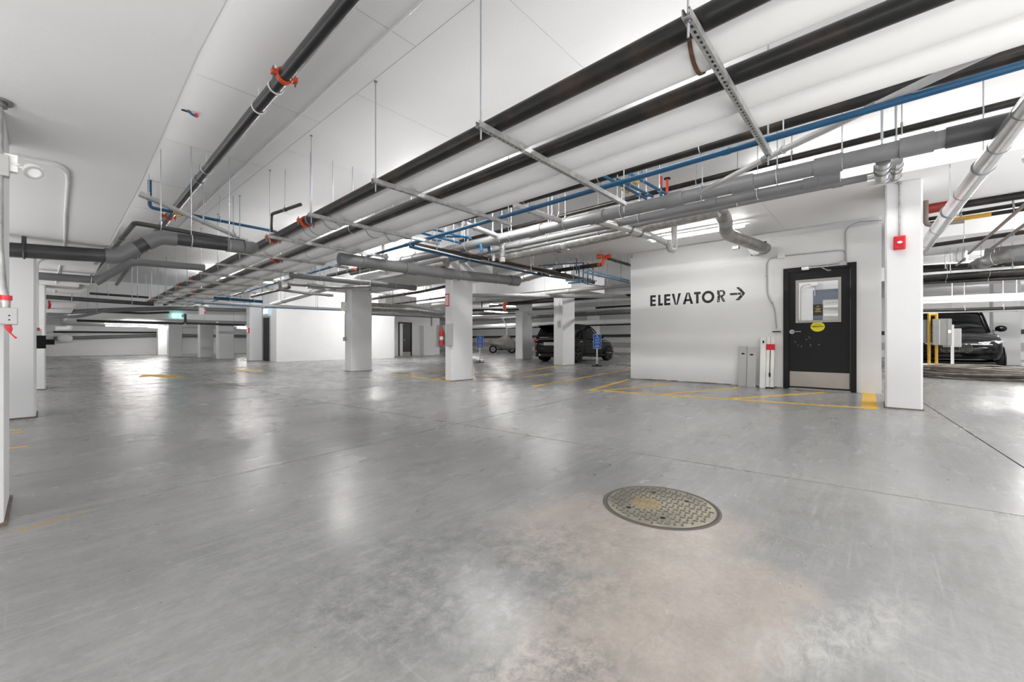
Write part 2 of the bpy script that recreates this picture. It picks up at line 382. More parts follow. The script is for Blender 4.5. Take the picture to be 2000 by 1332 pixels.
# seams of the ceiling formwork
LIGHT2 = mat('fluorescent_diffuser_soft', (1, .985, .965), .4, emit=26)
SEAM = mat('formwork_seam', (.5, .5, .5), .8)
b = MB()
for y in (1.15, 3.05, 4.95, 6.85, 8.8, 10.7, 13): b.box(.62, 2.17, y-.003, y+.003, HC-.0015, HC)
for y in (2.1, 4.1, 6.0, 9.0): b.box(2.17, 3.4, y-.002, y+.002, HC-.0015, HC)
b.box(2.167, 2.173, .5, 14, HC-.0015, HC)
b.box(7.3, 9.4, 1.35, 1.353, HS-.0015, HS)
struct(b.build('trim_2', SEAM, smooth=False))
# elevator lobby block
WX = 9.58; R0, R1 = -.03, 4.58
DY1, DY0 = 1.40, .30     # outer edges of the door frame
DT = 2.325
wl = MB().box(WX, WX+.2, DY1, R1, 0, 2.96).box(WX, WX+.2, R0, DY0, 0, 2.96).box(WX, WX+.2, DY0, DY1, DT, 2.96)
wl.box(WX+.05, WX+.2, R0+.03, R1-.03, 2.96, HC)
struct(wl.build('wall_lobby', WALLM, smooth=False))
struct(box('wall_lobby_side', WALLM, WX+.2, 14.2, R1-.2, R1, 0, HC))
struct(box('wall_lobby_flank', WALLM, WX+.2, 14.2, R0, R0+.15, 0, HC))
struct(box('wall_lobby_back', WHITE, 12.1, 12.25, R0+.15, R1-.2, 0, HC))
b = MB()
random.seed(3)
yy = R1
while yy > DY1+.05:       # crumbled line of mortar at the foot of the wall
    ww = random.uniform(.05, .16); b.box(WX-.012-random.random()*.006, WX, yy-ww, yy, 0, random.uniform(.006, .022)); yy -= ww
struct(b.build('baseboard_lobby', mat('dark_mortar', (.16, .13, .10), .9), smooth=False))
# block of rooms in the middle distance
b = MB().box(7.05, 13.2, 20.6, 24.5, 0, 2.6)
struct(b.build('wall_middle_block', WALLM, smooth=False))
struct(box('ceiling_over_block', CEILM, 7.05, 13.5, 20.4, 24.6, 2.6, HC-.002))
struct(box('wall_behind_block', WALLM, 13.2, 17.9, 23.4, 23.6, 0, 3.2))
struct(box('wall_far_curb', WHITE, .0, X1, Y1-.12, Y1, 0, .42))
struct(box('wall_east_curb', WHITE, X1-.12, X1, Y0, Y1, 0, .42))
GB = mat('grey_wall_band', (.50, .48, .46), .7)
struct(box('trim_3', GB, X1-.03, X1-.001, Y0, Y1, .42, .86))

# ------------------------------------------------------------------ columns
def column(x0, x1, y0, y1, zt, label, grp=None, base=True):
    t = thing('concrete_column', label, 'column', ((x0+x1)/2, (y0+y1)/2, 0), grp); t['kind'] = 'thing'
    zt -= .004
    MB().cbox(x0, x1, y0, y1, 0, zt, .02).build('shaft', COLM, t, smooth=False)
    if base:
        b = MB().cbox(x0-.012, x1+.012, y0-.012, y1+.012, 0, .016, .01).build('grout_edge', mat('dark_mortar', (.16,.13,.10), .9), t, smooth=False)
    return t
column(7.62, 8.35, -.43, -.06, HS, 'white square concrete column carrying the red fire alarm strobe')
column(6.2, 6.86, 7.33, 7.58, 2.5, 'white concrete column with a red and white notice and a small panel on its side')
column(6.19, 6.88, 12.0, 12.4, 2.5, 'white concrete column with a conduit running down its left edge')
column(13.17, 14.03, 9.08, 9.5, 2.85, 'white concrete column standing in front of the parked black SUV')
column(16.3, 17.1, 13.7, 14.2, HC, 'white concrete column beside the covered motorcycle')
column(-1.05, -.06, 7.52, 8.1, HL-.05, 'wide white column at the left edge with conduit and black box behind it')
column(-.8, .03, 11.8, 12.4, HL-.05, 'white column second along the left row, a red alarm disc on its far side')
column(-.6, .02, 16.2, 16.7, HL-.05, 'narrow white column third along the left row')
column(-.6, .05, 20.6, 21.1, HL, 'small distant white column fourth along the left row')
column(-1.0, -.13, 3.2, 3.75, HL, 'white column cut by the left picture edge, behind the steel conduit')
column(6.5, 7.03, 22.4, 22.9, HC, 'white column beside the dark doorway of the middle room block')
column(6.02, 6.72, 25.7, 26.2, 1.97, 'distant white column, first of the four under the far low slab')
column(5.9, 6.55, 29.0, 29.5, 1.97, 'distant white column, second of the four under the far low slab')
column(4.95, 5.6, 31.8, 32.3, 1.97, 'distant white column, third of the four under the far low slab')
column(5.2, 5.9, 37.0, 37.6, 1.97, 'distant white column, last and smallest under the far low slab')
column(24.4, 25.1, -4.0, -3.3, HC, 'white column behind the bonnet of the black car on the right')
column(26.0, 26.8, 15.2, 15.8, HC, 'white column beyond the front wheel of the parked black SUV')
column(17.95, 18.6, 23.3, 23.9, HC, 'white column right of the far black door')

# ------------------------------------------------------------------ fluorescent strip lights
def striplight(x, y, z, ln, ax, label, wdt=.075, stem=True, top=HC, grp=None, dm=None):
    t = thing('strip_light', label, 'ceiling light', (x, y, z), grp)
    dx, dy = (ln/2, wdt/2) if ax == 'x' else (wdt/2, ln/2)
    MB().box(x-dx, x+dx, y-dy, y+dy, z+.035, z+.065).build('housing', WHITEPL, t, smooth=False)
    MB().box(x-dx*.99, x+dx*.99, y-dy*.9, y+dy*.9, z-.01, z+.035).build('diffuser', dm or LIGHT, t, smooth=False)
    if top-z > .08:
        for s in (-.35, .35):
            px, py = (x+s*ln, y) if ax == 'x' else (x, y+s*ln)
            MB().tube([(px, py, z+.06), (px, py, top)], .004, 6).build('hanger_wire', RODM, t)
striplight(8.12, 2.6, 2.93, 1.85, 'y', 'lit strip light under the soffit above the ELEVATOR lettering', top=HS, dm=mat('fluorescent_diffuser_lobby', (1, .985, .965), .4, emit=16))
hid = 'strip lights hung out of sight above the pipes'
LIGHT5 = mat('fluorescent_diffuser_far', (1, .985, .965), .4, emit=50)
LIGHT4 = mat('fluorescent_diffuser_low', (1, .985, .965), .4, emit=13)
LIGHT3 = mat('fluorescent_diffuser_mid', (1, .985, .965), .4, emit=85)
for x, y, z, ln, ax, top in ((6.9, .3, 3.36, 2.4, 'y', HC), (3.95, 1.6, 3.40, 1.2, 'y', HC), (3.95, 5.4, 3.40, 1.2, 'y', HC), (4.0, 9.4, 3.40, 1.2, 'y', HC),
                        (4.05, 14, 3.40, 1.2, 'y', HC), (5.0, 18.5, 3.3, 2.4, 'x', HC), (4.9, 9.5, 3.4, 1.8, 'y', HC), (4.95, 4.6, 3.4, 1.8, 'y', HC)):  # last strip is added to brighten the middle column and elevator wall
    striplight(x, y, z, ln, ax, 'unseen strip light tucked up against the ceiling behind the pipe runs', grp=hid, dm=LIGHT4 if x > 6 else LIGHT3 if x > 4.8 else LIGHT2)
for i, (x, y, z, ln, ax, top) in enumerate(((11.2, 17.5, 3.1, 2.4, 'x', HC), (3.2, 27.5, 1.85, 1.2, 'x', 1.97), (3.6, 34, 1.85, 2.4, 'x', 1.97), (5.2, 36, 1.85, 1.2, 'x', 1.97),
        (22, 21, 3.1, 2.4, 'x', HC), (18.5, 17, 3.1, 2.4, 'x', HC), (11.5, 9, 3.2, 2.4, 'y', HC), (17.2, 5, 3.2, 2.4, 'y', HC), (26, 8, 3.2, 2.4, 'y', HC),
        (17, -3.2, 3.2, 2.4, 'y', HC), (27, -4.5, 2.9, 2.4, 'y', HC), (11, -4, 3.3, 2.4, 'y', HC), (20, 28, 3.2, 2.4, 'x', HC), (28, 30, 3.2, 2.4, 'x', HC), (10, 33, 1.85, 2.4, 'x', 1.97))):
    striplight(x, y, z, ln, ax, 'small lit strip light far off between the distant pipes', top=top, grp='distant strip lights', dm=LIGHT2 if (x, y) == (11.5, 9) else LIGHT5 if z < 2 or x > 18 and y > 15 else LIGHT)
for x, y, z, top in ((-4, -1.5, 1.92, HL), (-4, 9, 1.92, HL), (-5, 18, 1.92, HL), (-1.5, -4.5, 1.92, HL), (3.2, -4.5, 3.3, HC), (8.3, -6, 2.95, HS), (3.2, -10, 3.3, HC), (1.6, -1.6, 3.38, HC)):  # unseen strips added behind the camera to light the near slab and floor
    striplight(x, y, z, 2.4, 'y' if x > 3 else 'x', 'unseen strip light added behind the camera over the driving lane', top=top, grp='strip lights out of view', dm=LIGHT2)
striplight(11.2, 2.4, 3.2, 1.2, 'y', 'strip light inside the elevator lobby behind the door window')

# ------------------------------------------------------------------ pipe rack along the lane
KX, KZ = .024, -.004
def rk(x, y, z): return (x+KX*y, y, z+KZ*y)
ORD = ['nearest', 'second', 'third', 'fourth', 'fifth', 'sixth', 'seventh']
SY = [.71, 2.22, 3.76, 5.35, 6.9, 8.5, 10.05, 11.6, 13.2, 14.8, 16.4, 18.0, 19.6, 21.2]
def trapeze(i, y):
    near = i < 7
    lab = ('galvanized trapeze hanger under the pipe rack, %s from the manhole end' % ORD[i]) if near else 'small distant galvanized trapeze hanger at the far end of the pipe rack'
    xa, xb = 2.07, (4.45 if i == 1 else 4.12)
    t = thing('trapeze_hanger', lab, 'pipe hanger', rk(2.1, y, 2.5), None if near else 'far trapeze hangers')
    z = 2.5+KZ*y; o = KX*y; xa += o; xb += o; b = MB(); h = .0205
    b.box(xa, xb, y-h, y-h+.0025, z, z+.041); b.box(xa, xb, y+h-.0025, y+h, z, z+.041)     # the two webs
    b.box(xa, xb, y-h+.0025, y-h+.010, z+.0385, z+.041); b.box(xa, xb, y+h-.010, y+h-.0025, z+.0385, z+.041)
    b.box(xa, xb, y-h, y-.007, z-.0025, z); b.box(xa, xb, y+.007, y+h, z-.0025, z)
    x = xa
    while x < xb-.02:
        b.box(x, min(x+.022, xb), y-.007, y+.007, z-.0025, z); x += .05
    b.build('slotted_channel', GALV, t, smooth=False)
    for xr in (xa+.035, xb-.035):
        MB().tube([(xr, y, z-.085), (xr, y, HC)], .0065, 8).build('threaded_rod', RODM, t)
        MB().tube([(xr, y, z-.014), (xr, y, z-.003)], .014, 6).tube([(xr, y, z-.0045), (xr, y, z-.0025)], .020, 12).build('nut', BOLTM, t)
        MB().tube([(xr, y, HC-.012), (xr, y, HC)], .016, 8).build('anchor', BOLTM, t)
for i, y in enumerate(SY): trapeze(i, y)
ZT = 2.541
def rackpipe(name, label, m, x, r, y0=-1.5, y1=23, dz=0, **k):
    ys = frange(y0, y1, 4)
    return pipe(name, label, m, [rk(x, y, ZT+r+.002+dz) for y in ys], r, **k)
def fr(y, y0=-1.5, y1=23): return (y-y0)/(y1-y0)
rackpipe('black_steel_pipe', 'black steel pipe on the rack, leftmost of the bundle beside the rod ends', BLACKP, 2.29, .062, couplings=[fr(6.0), fr(7.35), fr(13.4), fr(15.2), fr(20.5)], seg=20)
rackpipe('black_steel_pipe', 'rusty black steel pipe on the rack, between the thickest white pipe and the others', BLACKP, 2.90, .060, couplings=[fr(9.1), fr(17)], seg=20)
t = rackpipe('insulated_pipe', 'thickest white jacketed pipe on the rack, between the two black steel pipes', INSUL, 2.60, .150, seg=28)
for y in (5.6, 6.35, 6.55, 7.2):
    p = Vector(rk(2.60, y, ZT+.152)); MB().tube([p-Vector((0,.006,0)), p+Vector((0,.006,0))], .153, 28).build('band', BOLTM, t)
t = rackpipe('insulated_pipe', 'white jacketed pipe on the rack, just right of the rusty black pipe', INSUL, 3.24, .135, seg=28)
p = Vector(rk(3.24, 8.2, ZT+.137)); MB().tube([p-Vector((0,.006,0)), p+Vector((0,.006,0))], .138, 24).build('band', BOLTM, t)
rackpipe('insulated_pipe', 'white jacketed pipe on the rack, next to the blue water pipe', INSUL, 3.58, .135, seg=28)
rackpipe('blue_water_pipe', 'long blue water pipe on the right edge of the pipe rack', BLUE, 3.93, .026, seg=12, sleeves=[fr(1.0), fr(3.2), fr(6), fr(9)])
pipe('black_steel_pipe', 'thick black pipe hung just behind the long blue water pipe', BLACKP, [(4.55, y, 2.93) for y in frange(-2, 15, 4)], .055, hangers=[.2, .27, .34, .41, .5, .6], hm=GALV)
pipe('black_steel_pipe', 'thinner black pipe hung high between the blue pipe and the grey drains', BLACKP, [(6.02, -2, 3.15), (6.1, 3, 3.15), (6.25, 12, 3.15)], .036, hangers=[.13, .2, .28, .36, .45, .55], hm=GALV)
# strap hanging inside the rack near the closest hanger
pts = [rk(2.66, .60, 2.86), rk(2.66, .60, 2.80)]
b = MB()
for k in range(9):
    a0, a1 = PI*(.12+.09*k), PI*(.12+.09*(k+1)); c = Vector(rk(2.60, .82, ZT+.152))
    q = [c+Vector((math.cos(s)*.158, 0, -math.sin(s)*.158)) for s in (a0, a1)]
    b.extr([q[0]+Vector((0,-.012,0)), q[1]+Vector((0,-.012,0)), q[1]+Vector((0,.012,0)), q[0]+Vector((0,.012,0))], (0, 0, -.003))
tag(b.build('pipe_strap', mat('rusty_strap', (.16, .09, .05), .6, .4)), 'rusty strap around the thick white pipe near the closest hanger', 'strap')

# ------------------------------------------------------------------ grey drains right of the rack
G = pipe('drain_pipe', 'large grey drain pipe with socket fittings, running below the blue pipe', GREYPVC,
     [(5.43, y, 2.75) for y in (-.85, .3, 2.6, 5, 7.6, 10.5)], .082, seg=22, sleeves=[.052, .11, .18, .25, .35, .45, .53, .64, .8], hangers=[.1, .15, .22, .315, .4, .5, .6, .75], sl=2.6)
MB().tube([(5.43, -.83, 2.75), (5.43, -.45, 2.75)], .094, 22).build('wide_socket', DKPVC, G)
pipe('drain_pipe', 'mid-sized grey drain pipe, the middle one of the three beside the soffit', GREYPVC, [(5.83, .32, 2.72), (5.86, 2.2, 2.735), (5.86, 7.02, 2.70)], .058, seg=18,
     sleeves=[.04, .2, .42, .7], hangers=[.12, .35, .6, .8])
pipe('drain_pipe', 'thin grey drain pipe, the one of the three nearest the elevator wall', GREYPVC, [(6.16, .02, 2.76), (6.16, 2.2, 2.75), (6.16, 7.02, 2.70)], .042, seg=16,
     sleeves=[.05, .4, .75], hangers=[.2, .5])
for k, (px, pt, r, xa, xb) in enumerate(((1721, 1725, .060, 5.80, 5.50), (1748, 1752, .046, 6.12, 5.66))):
    p, q = XP(px, 349, xa), XP(pt, 314, xb)
    t = pipe('clad_riser', ['thicker short clad pipe joining the middle drain to the large one', 'thinner short clad pipe joining the thin drain to the large one'][k], CLAD,
         [(xa, p.y+.11, p.z), tuple(p), tuple(q)], r, bend=.07, sleeves=[.62], sl=.3, sleeve_mat=BOLTM, seg=20)
# big clad pipe crossing at the right
K = pipe('insulated_pipe', 'thick aluminium clad pipe slanting down beside the alarm column', CLAD, [(4.2, -.92, 2.76), (5.5, -.79, 2.62), (7.0, -.66, 2.50), (9.15, -.50, 2.33)], .075, seg=24,
         hangers=[.36, .62], hz=HS)
for s in (.16, .27, .36, .50, .62, .76, .9):
    p, u = along([(4.2, -.92, 2.76), (5.5, -.79, 2.62), (7.0, -.66, 2.50), (9.15, -.50, 2.33)], s)
    MB().tube([p-u*.006, p+u*.006], .078, 24).build('band', BOLTM, K)
pipe('insulated_pipe', 'second clad pipe at the right picture edge under the thick one', CLAD, [(4.6, -1.25, 2.66), (5.7, -1.12, 2.55), (6.1, -1.06, 2.62)], .06, seg=20, sleeves=[.5, .8], sl=.4, sleeve_mat=BOLTM)
pipe('vent_pipe', 'slanting thin grey pipe passing between the blue and black pipes', LTPVC, [Z(1960, 88, 2.62), Z(1880, 125, 2.62), Z(1500, 307, 2.62), Z(1365, 378, 2.62)], .028, seg=12, sleeves=[.27, .62], sleeve_mat=GREYPVC, hangers=[.55])
# foil duct to the wall
def ribbed(path, r, step, name, m, parent):
    b = MB(); P = fillet(path, .3); tot = sum((P[i+1]-P[i]).length for i in range(len(P)-1)); n = int(tot/step)
    pts = [along(P, i/n)[0] for i in range(n+1)]
    b.tube(pts, r, 20, rs=[r*(1+.035*(i%2)) for i in range(n+1)]); return b.build(name, m, parent)
t = thing('flexible_duct', 'long silver foil duct running behind the grey drains', 'duct', (6.45, 6.6, 2.72))
ribbed([(6.5, 7.02, 2.72), (6.5, 4.5, 2.74), (6.42, 1.72, 2.80)], .105, .035, 'foil_tube', FOIL, t)
for y in (4.4, 5.6, 3.0): MB().tube([(6.48, y-.05, 2.745), (6.48, y+.05, 2.745)], .118, 20).build('collar', CLAD, t)
t = thing('exhaust_duct', 'dark ribbed duct dropping to the square plate on the elevator wall', 'duct', (WX, 1.72, 2.74))
ribbed([(6.35, 1.75, 2.86), (7.0, 1.78, 2.80), (7.6, 1.93, 2.72), (9.3, 1.66, 2.72)], .10, .03, 'foil_tube', mat('dull_duct', (.36,.35,.33), .38, .75, noise=.45, nscale=5, bump=.5, bscale=30), t)
p = XP(1483, 483, WX)
MB().tube([(WX-.30, p.y+.02, 2.73), (WX-.02, p.y+.02, 2.75)], .115, 22).build('collar', GALV, t)
MB().box(WX-.012, WX, p.y-.19, p.y+.21, p.z-.22, p.z+.16).build('wall_plate', WHITEPL, t, smooth=False)
MB().box(WX-.03, WX-.012, p.y-.13, p.y+.14, p.z-.15, p.z+.1).build('opening_frame', BLACKPL, t, smooth=False)
q = XP(1438, 483, WX-.5); MB().box(q.x-.05, q.x+.05, q.y-.05, q.y+.06, q.z-.035, q.z+.02).build('damper_box', GALV, t, smooth=False)
# traps
def trap(label, p0, p1, r, top, drop=.16):
    p0, p1 = Vector(p0), Vector(p1); u = (p1-p0); u.z = 0; u.normalize()
    t = thing('drain_trap', label, 'pipe', tuple(p1))
    a = [p0, p1]
    q = p1+Vector((0,0,-drop)); s = p1+u*.16+Vector((0,0,-drop)); e_ = Vector((s.x, s.y, top))
    MB().tube(fillet([p0, p1, q, s+Vector((0,0,0)), e_], .07), r, 14).build('tube', LTPVC, t)
    MB().tube([e_-Vector((0,0,.012)), e_], r*2.0, 16).build('flange', GREYPVC, t)
    MB().tube([p1-(p1-p0).normalized()*.10, p1-(p1-p0).normalized()*.03], r*1.18, 14).build('socket', LTPVC, t)
trap('pale drain trap with round flange on the soffit, left of the strip light', XP(1035, 462, 7.0), XP(1082, 481, 8.0), .042, HS)
trap('short pale trap hanging off the grey drains, in front of the strip light', (6.3, 2.95, 2.72), (7.25, 2.75, 2.62), .05, HS, .10)
pipe('branch_pipe', 'thick clad branch slanting from the large grey drain to the short trap', CLAD, [(5.5, 3.15, 2.73), (6.2, 2.95, 2.70), (6.6, 2.86, 2.66)], .072, sleeves=[.6, .82], sl=.3, sleeve_mat=BOLTM, seg=20)
for k, (px, x) in enumerate(((964, 5.9), (981, 5.7))):
    p = XP(px, 478, x); pipe('drop_pipe', ['thinner vertical clad drop pipe crossing the black pipe bundle', 'thicker vertical clad drop pipe crossing the black pipe bundle'][k], CLAD,
                             [(p.x-.15, p.y, p.z+.02), (p.x, p.y, p.z), (p.x, p.y, p.z-.32)], .035+.02*k, seg=14, sleeves=[.3, .9], sl=.6)
# ------------------------------------------------------------------ sprinkler main and conduit on the left of the rack
S = pipe('sprinkler_main', 'black sprinkler main with orange couplings, alone left of the pipe rack', BLACKS,
         [(1.38, .8, 3.3), (1.46, 5, 3.3), (1.55, 9, 3.28), (1.72, 16, 3.25), (1.95, 23, 3.22)], .057, seg=20, couplings=[.145, .418, .60], hz=3.5)
for s in (.185, .2, .31):
    p, u = along([(1.38, .8, 3.3), (1.46, 5, 3.3), (1.55, 9, 3.28)], s/.37*1.0 if s < .37 else 1)
for y in (4.25, 4.75, 7.0, 10.5):
    p = Vector((1.38+.0195*(y-.8), y, 3.3)); b = MB().ring(p, (0,1,0), .063, .008, 20, 6); b.tube([(p.x, y, 3.36), (p.x, y, 3.5)], .007, 8); b.build('clevis', WCOND, S)
pipe('conduit', 'long white conduit fixed to the high ceiling beside the sprinkler main', WCOND, [(1.88, 1.0, 3.485), (1.93, 5, 3.485), (2.05, 15, 3.485)], .0125, seg=10, sleeves=[.1, .28, .36], sl=3)
p = Z(375, 220, 3.49)
t = thing('capped_stub', 'small cable stub with blue and red tape on the bright ceiling', 'cable stub', (p.x, p.y, HC))
MB().tube([(p.x-.04, p.y, 3.497), (p.x+.0, p.y, 3.47), (p.x+.05, p.y-.0, 3.462)], .014, 8).build('stub', BLUE, t)
MB().tube([(p.x+.03, p.y-.02, 3.485), (p.x+.05, p.y-.02, 3.455)], .014, 8).build('red_cap', RED, t)
MB().tube([(p.x-.09, p.y+.02, 3.492), (p.x-.03, p.y, 3.485)], .009, 8).build('wire', BLACKPL, t)
# the three drains on the left
def poly(*a): return list(a)
M_ = pipe('drain_pipe', 'large dark grey drain pipe with a double bend under the low slab', DKPVC,
     [YP(-40, 484, 6.85), YP(228, 501, 6.85), YP(312, 463, 6.85), YP(474, 483, 6.85)], .078, bend=.14, seg=22, hz=HL)
P4 = [YP(-40, 484, 6.85), YP(228, 501, 6.85), YP(312, 463, 6.85), YP(474, 483, 6.85)]
def seg_piece(a, b, t0, t1, r, m, nm, par):
    a, b = Vector(a), Vector(b); MB().tube([a.lerp(b, t0), a.lerp(b, t1)], r, 22).build(nm, m, par)
FIT = mat('fitting_grey', (.15, .15, .153), .42)
MB().tube(fillet([P4[0].lerp(P4[1], .90), P4[1], P4[1].lerp(P4[2], .42)], .13), .089, 22).build('elbow', FIT, M_)
MB().tube(fillet([P4[1].lerp(P4[2], .66), P4[2], P4[2].lerp(P4[3], .18)], .13), .089, 22).build('elbow', FIT, M_)
seg_piece(P4[2], P4[3], .78, 1.0, .089, GREYPVC, 'end_socket', M_)
MB().tube(fillet([P4[3], P4[3]+Vector((.10, .02, -.005)), P4[3]+Vector((.16, .12, .05))], .08), .082, 20).build('end_elbow', GREYPVC, M_)
q = YP(47, 489, 6.85)
MB().ring(q, (1, 0, 0), .083, .012, 20, 6).box(q.x-.018, q.x+.018, q.y-.01, q.y+.01, q.z+.07, HL).build('strap_hanger', DKPVC, M_)
for s in (.35, .82):
    p = P4[2].lerp(P4[3], s); MB().tube([(p.x, p.y, p.z+.08), (p.x, p.y, HC)], .006, 8).ring(p, (1,0,0), .084, .008).build('hanger_rod', RODM, M_)
pipe('drain_pipe', 'thinner dark pipe turning a corner above the large bent drain', DKPVC, [(.74, 12.5, 2.44), (.78, 7.2, 2.44), YP(478, 473, 7.2)], .030, bend=.07, seg=14, hangers=[.45, .62, .85])
pipe('drain_pipe', 'pale grey pipe slanting down to the rack from the low slab edge', LTPVC, [Z(267, 376, 2.98), Z(376, 424, 2.88), Z(490, 474, 2.76)], .036, seg=14, sleeves=[.03, .96], hangers=[.08, .5, .8])
pipe('blue_water_pipe', 'blue pipe dropping from the ceiling and turning toward the rack', BLUE, [(1.13, 8.77, HC), (1.13, 8.77, 3.06), (1.75, 8.77, 3.06), (3.0, 8.77, 3.04)], .026, bend=.06, seg=12, hangers=[.4, .6])
t = thing('valve', 'small brass valve in the blue pipe near the low slab edge', 'valve', (1.45, 8.77, 3.06))
MB().tube([(1.42, 8.77, 3.055), (1.56, 8.77, 3.055)], .036, 10).build('body', BRASS, t); MB().box(1.46, 1.52, 8.75, 8.79, 3.0, 3.03).build('handle', BRASS, t)
P = [YP(60, 538, 9.8), YP(192, 547, 9.8), YP(258, 511, 9.8), YP(400, 523, 9.8), YP(450, 529, 9.8)]
M2 = pipe('drain_pipe', 'second bent drain pipe behind the large one, grey then nearly white', GREYPVC, P[:3]+[P[3]], .062, bend=.12, seg=18, sleeves=[.32], hangers=[.28])
P = [YP(60, 578, 14), YP(165, 585, 14), YP(300, 594, 14)]
pipe('drain_pipe', 'third level grey pipe under the low slab, beyond the second bent drain', DKPVC, P, .05, seg=14)
pipe('black_steel_pipe', 'thin black pipe crossing beside the bright far beam face', BLACKS, [YP(175, 573, 14.8), YP(290, 581, 14.8)], .03, seg=10)
# small bent pipe above the two orange couplings of the rack
p1, p2, p3 = Vector(rk(2.25, 7.3, 2.70)), Vector(rk(2.25, 7.3, 2.98)), Vector(rk(2.25, 6.1, 2.86))
pipe('branch_pipe', 'thin black pipe loop joining the two orange couplings on the rack', BLACKP, [p1, p2, p3], .024, bend=.06, seg=12, hangers=[.6])
# ------------------------------------------------------------------ pipes, valves and branches further back
def fp(name, label, m, pts, z, r, **k):
    zs = z if isinstance(z, (list, tuple)) else [z]*len(pts)
    return pipe(name, label, m, [Z(px, py, zz) for (px, py), zz in zip(pts, zs)], r, **k)
hg = (.15, .4, .65, .9)
fp('drain_pipe', 'thick grey drain pipe passing in front of the column with the red notice', GREYPVC, [(662, 505), (868, 534), (1012, 549)], 2.36, .105, seg=22, sleeves=[.34, .55, .97], hangers=[.1, .62, .85], hm=GALV)
fp('drain_pipe', 'grey drain pipe behind the first, ending left of the red notice column', GREYPVC, [(566, 537), (700, 551), (812, 563)], 2.3, .062, seg=18, sleeves=[.62, .97], hangers=[.2, .5, .8])
p = Z(748, 520, 2.45)
t = thing('drop_bracket', 'white and grey bracket hanging from the rack end over the thick drain', 'bracket', (p.x, p.y, p.z))
MB().box(p.x-.02, p.x+.02, p.y-.03, p.y+.03, p.z-.12, ceil_at(p.x, p.y)).build('upright', WHITEPL, t, smooth=False)
MB().box(p.x+.03, p.x+.09, p.y-.03, p.y+.03, p.z-.10, p.z+.26).build('side_post', GREYPVC, t, smooth=False)
MB().box(p.x-.08, p.x+.1, p.y-.04, p.y+.04, p.z-.16, p.z-.12).build('foot', GALV, t, smooth=False)
fp('black_steel_pipe', 'thickest pipe of the dark bundle crossing above the red notice column', BLACKP, [(800, 476), (900, 497), (1062, 529), (1160, 552)], 2.62, .042, seg=14)
fp('copper_line', 'tan top line of the dark bundle crossing above the red notice column', mat('tan_line', (.22, .18, .15), .4), [(880, 486), (973, 506), (1063, 525), (1165, 549)], 2.68, .016, seg=10, hangers=[.25, .45, .7])
fp('blue_water_pipe', 'blue lower line of the dark bundle crossing above the red notice column', BLUE, [(800, 482), (900, 505), (1050, 536), (1110, 545)], 2.56, .022, seg=10)
fp('conduit', 'pale line directly above the blue one in the crossing bundle', WCOND, [(810, 480), (900, 501), (1050, 531)], 2.58, .014, seg=8, hangers=[.35, .7])
fp('copper_line', 'dark tan line, lowest on the right end of the crossing bundle', mat('tan_line', (.22, .18, .15), .4), [(940, 508), (1063, 533), (1150, 555), (1180, 560)], 2.55, .014, seg=8)
t = fp('black_steel_pipe', 'black pipe ending in an orange elbow beside the lobby wall corner', BLACKP, [(1052, 534), (1176, 516)], 2.72, .05, seg=14, hangers=[.3, .6])
p0, p1 = Z(1176, 516, 2.72), Z(1176, 516, 2.72)+Vector((.05, -.02, .16))
t = thing('orange_elbow', 'orange grooved elbow below the soffit edge beside the lobby wall', 'pipe fitting', tuple(p0))
MB().tube(fillet([p0-Vector((0,.05,0))+Vector((0,.15,0)), p0, p1, p1+Vector((.02,-.16,.02))], .05), .05, 14).build('elbow', ORANGE, t)
MB().tube([p1+Vector((-.10,.14,.03)), p1+Vector((0,.02,.03))], .055, 12).build('second_coupling', ORANGE, t)
fp('black_steel_pipe', 'shiny steel pipe running from the orange elbow to the lobby wall', BLACKS, [(1188, 505), (1235, 519)], 2.85, .035, seg=10)
for k, (a, b_) in enumerate((((1052, 519), (1140, 513)), ((1095, 526), (1130, 520)))):
    fp('blue_water_pipe', ['upper short navy pipe left of the orange elbow', 'lower short navy pipe left of the orange elbow'][k], mat('navy_pipe', (.02, .06, .13), .4), [a, b_, (b_[0], b_[1]+14)], [2.8, 2.8, 2.7], .014, bend=.04, seg=8)
for k, (px, y0, y1) in enumerate(((1126, 535, 508), (1131, 553, 522), (1139, 547, 513), (1148, 556, 518), (1158, 548, 526))):
    a, b_ = YP(px, y0, 5.4), YP(px, y1, 5.4)
    t = thing('valve_riser', ['red capped dark riser', 'short dark riser', 'navy riser', 'thin dark riser', 'short black riser'][k]+' in the valve cluster left of the orange elbow', 'riser', tuple(a))
    MB().tube([a, b_], .014, 8).build('tube', mat('navy_pipe', (.02, .06, .13), .4), t)
    MB().tube([b_, (b_.x, b_.y, ceil_at(b_.x, b_.y))], .005, 6).build('hanger_rod', RODM, t)
    if k in (0, 3, 4): MB().tube([b_, b_+Vector((0,0,.05))], .02, 8).build('red_cap', REDPIPE, t)
for k, (a, b_) in enumerate((((1140, 532), (1228, 552)), ((1148, 527), (1228, 548)), ((1105, 548), (1155, 545)), ((1110, 553), (1150, 550)))):
    fp('pale_blue_pipe', ['lower long pale blue pipe reaching the lobby wall corner', 'upper long pale blue pipe reaching the lobby wall corner', 'upper short pale blue pipe left of the lobby wall', 'lower short pale blue pipe left of the lobby wall'][k], BLUEL, [a, b_], 2.5, .022, seg=8)
t = fp('black_steel_pipe', 'black pipe with a dark red coupling behind the rack end', BLACKP, [(640, 539), (716, 521)], 2.75, .05, seg=12, couplings=[.77])
fp('black_steel_pipe', 'rusty brown pipe slanting up toward the rack from the distance', mat('rusty_pipe', (.07, .035, .02), .5), [(492, 579), (565, 561)], 2.6, .05, seg=12)
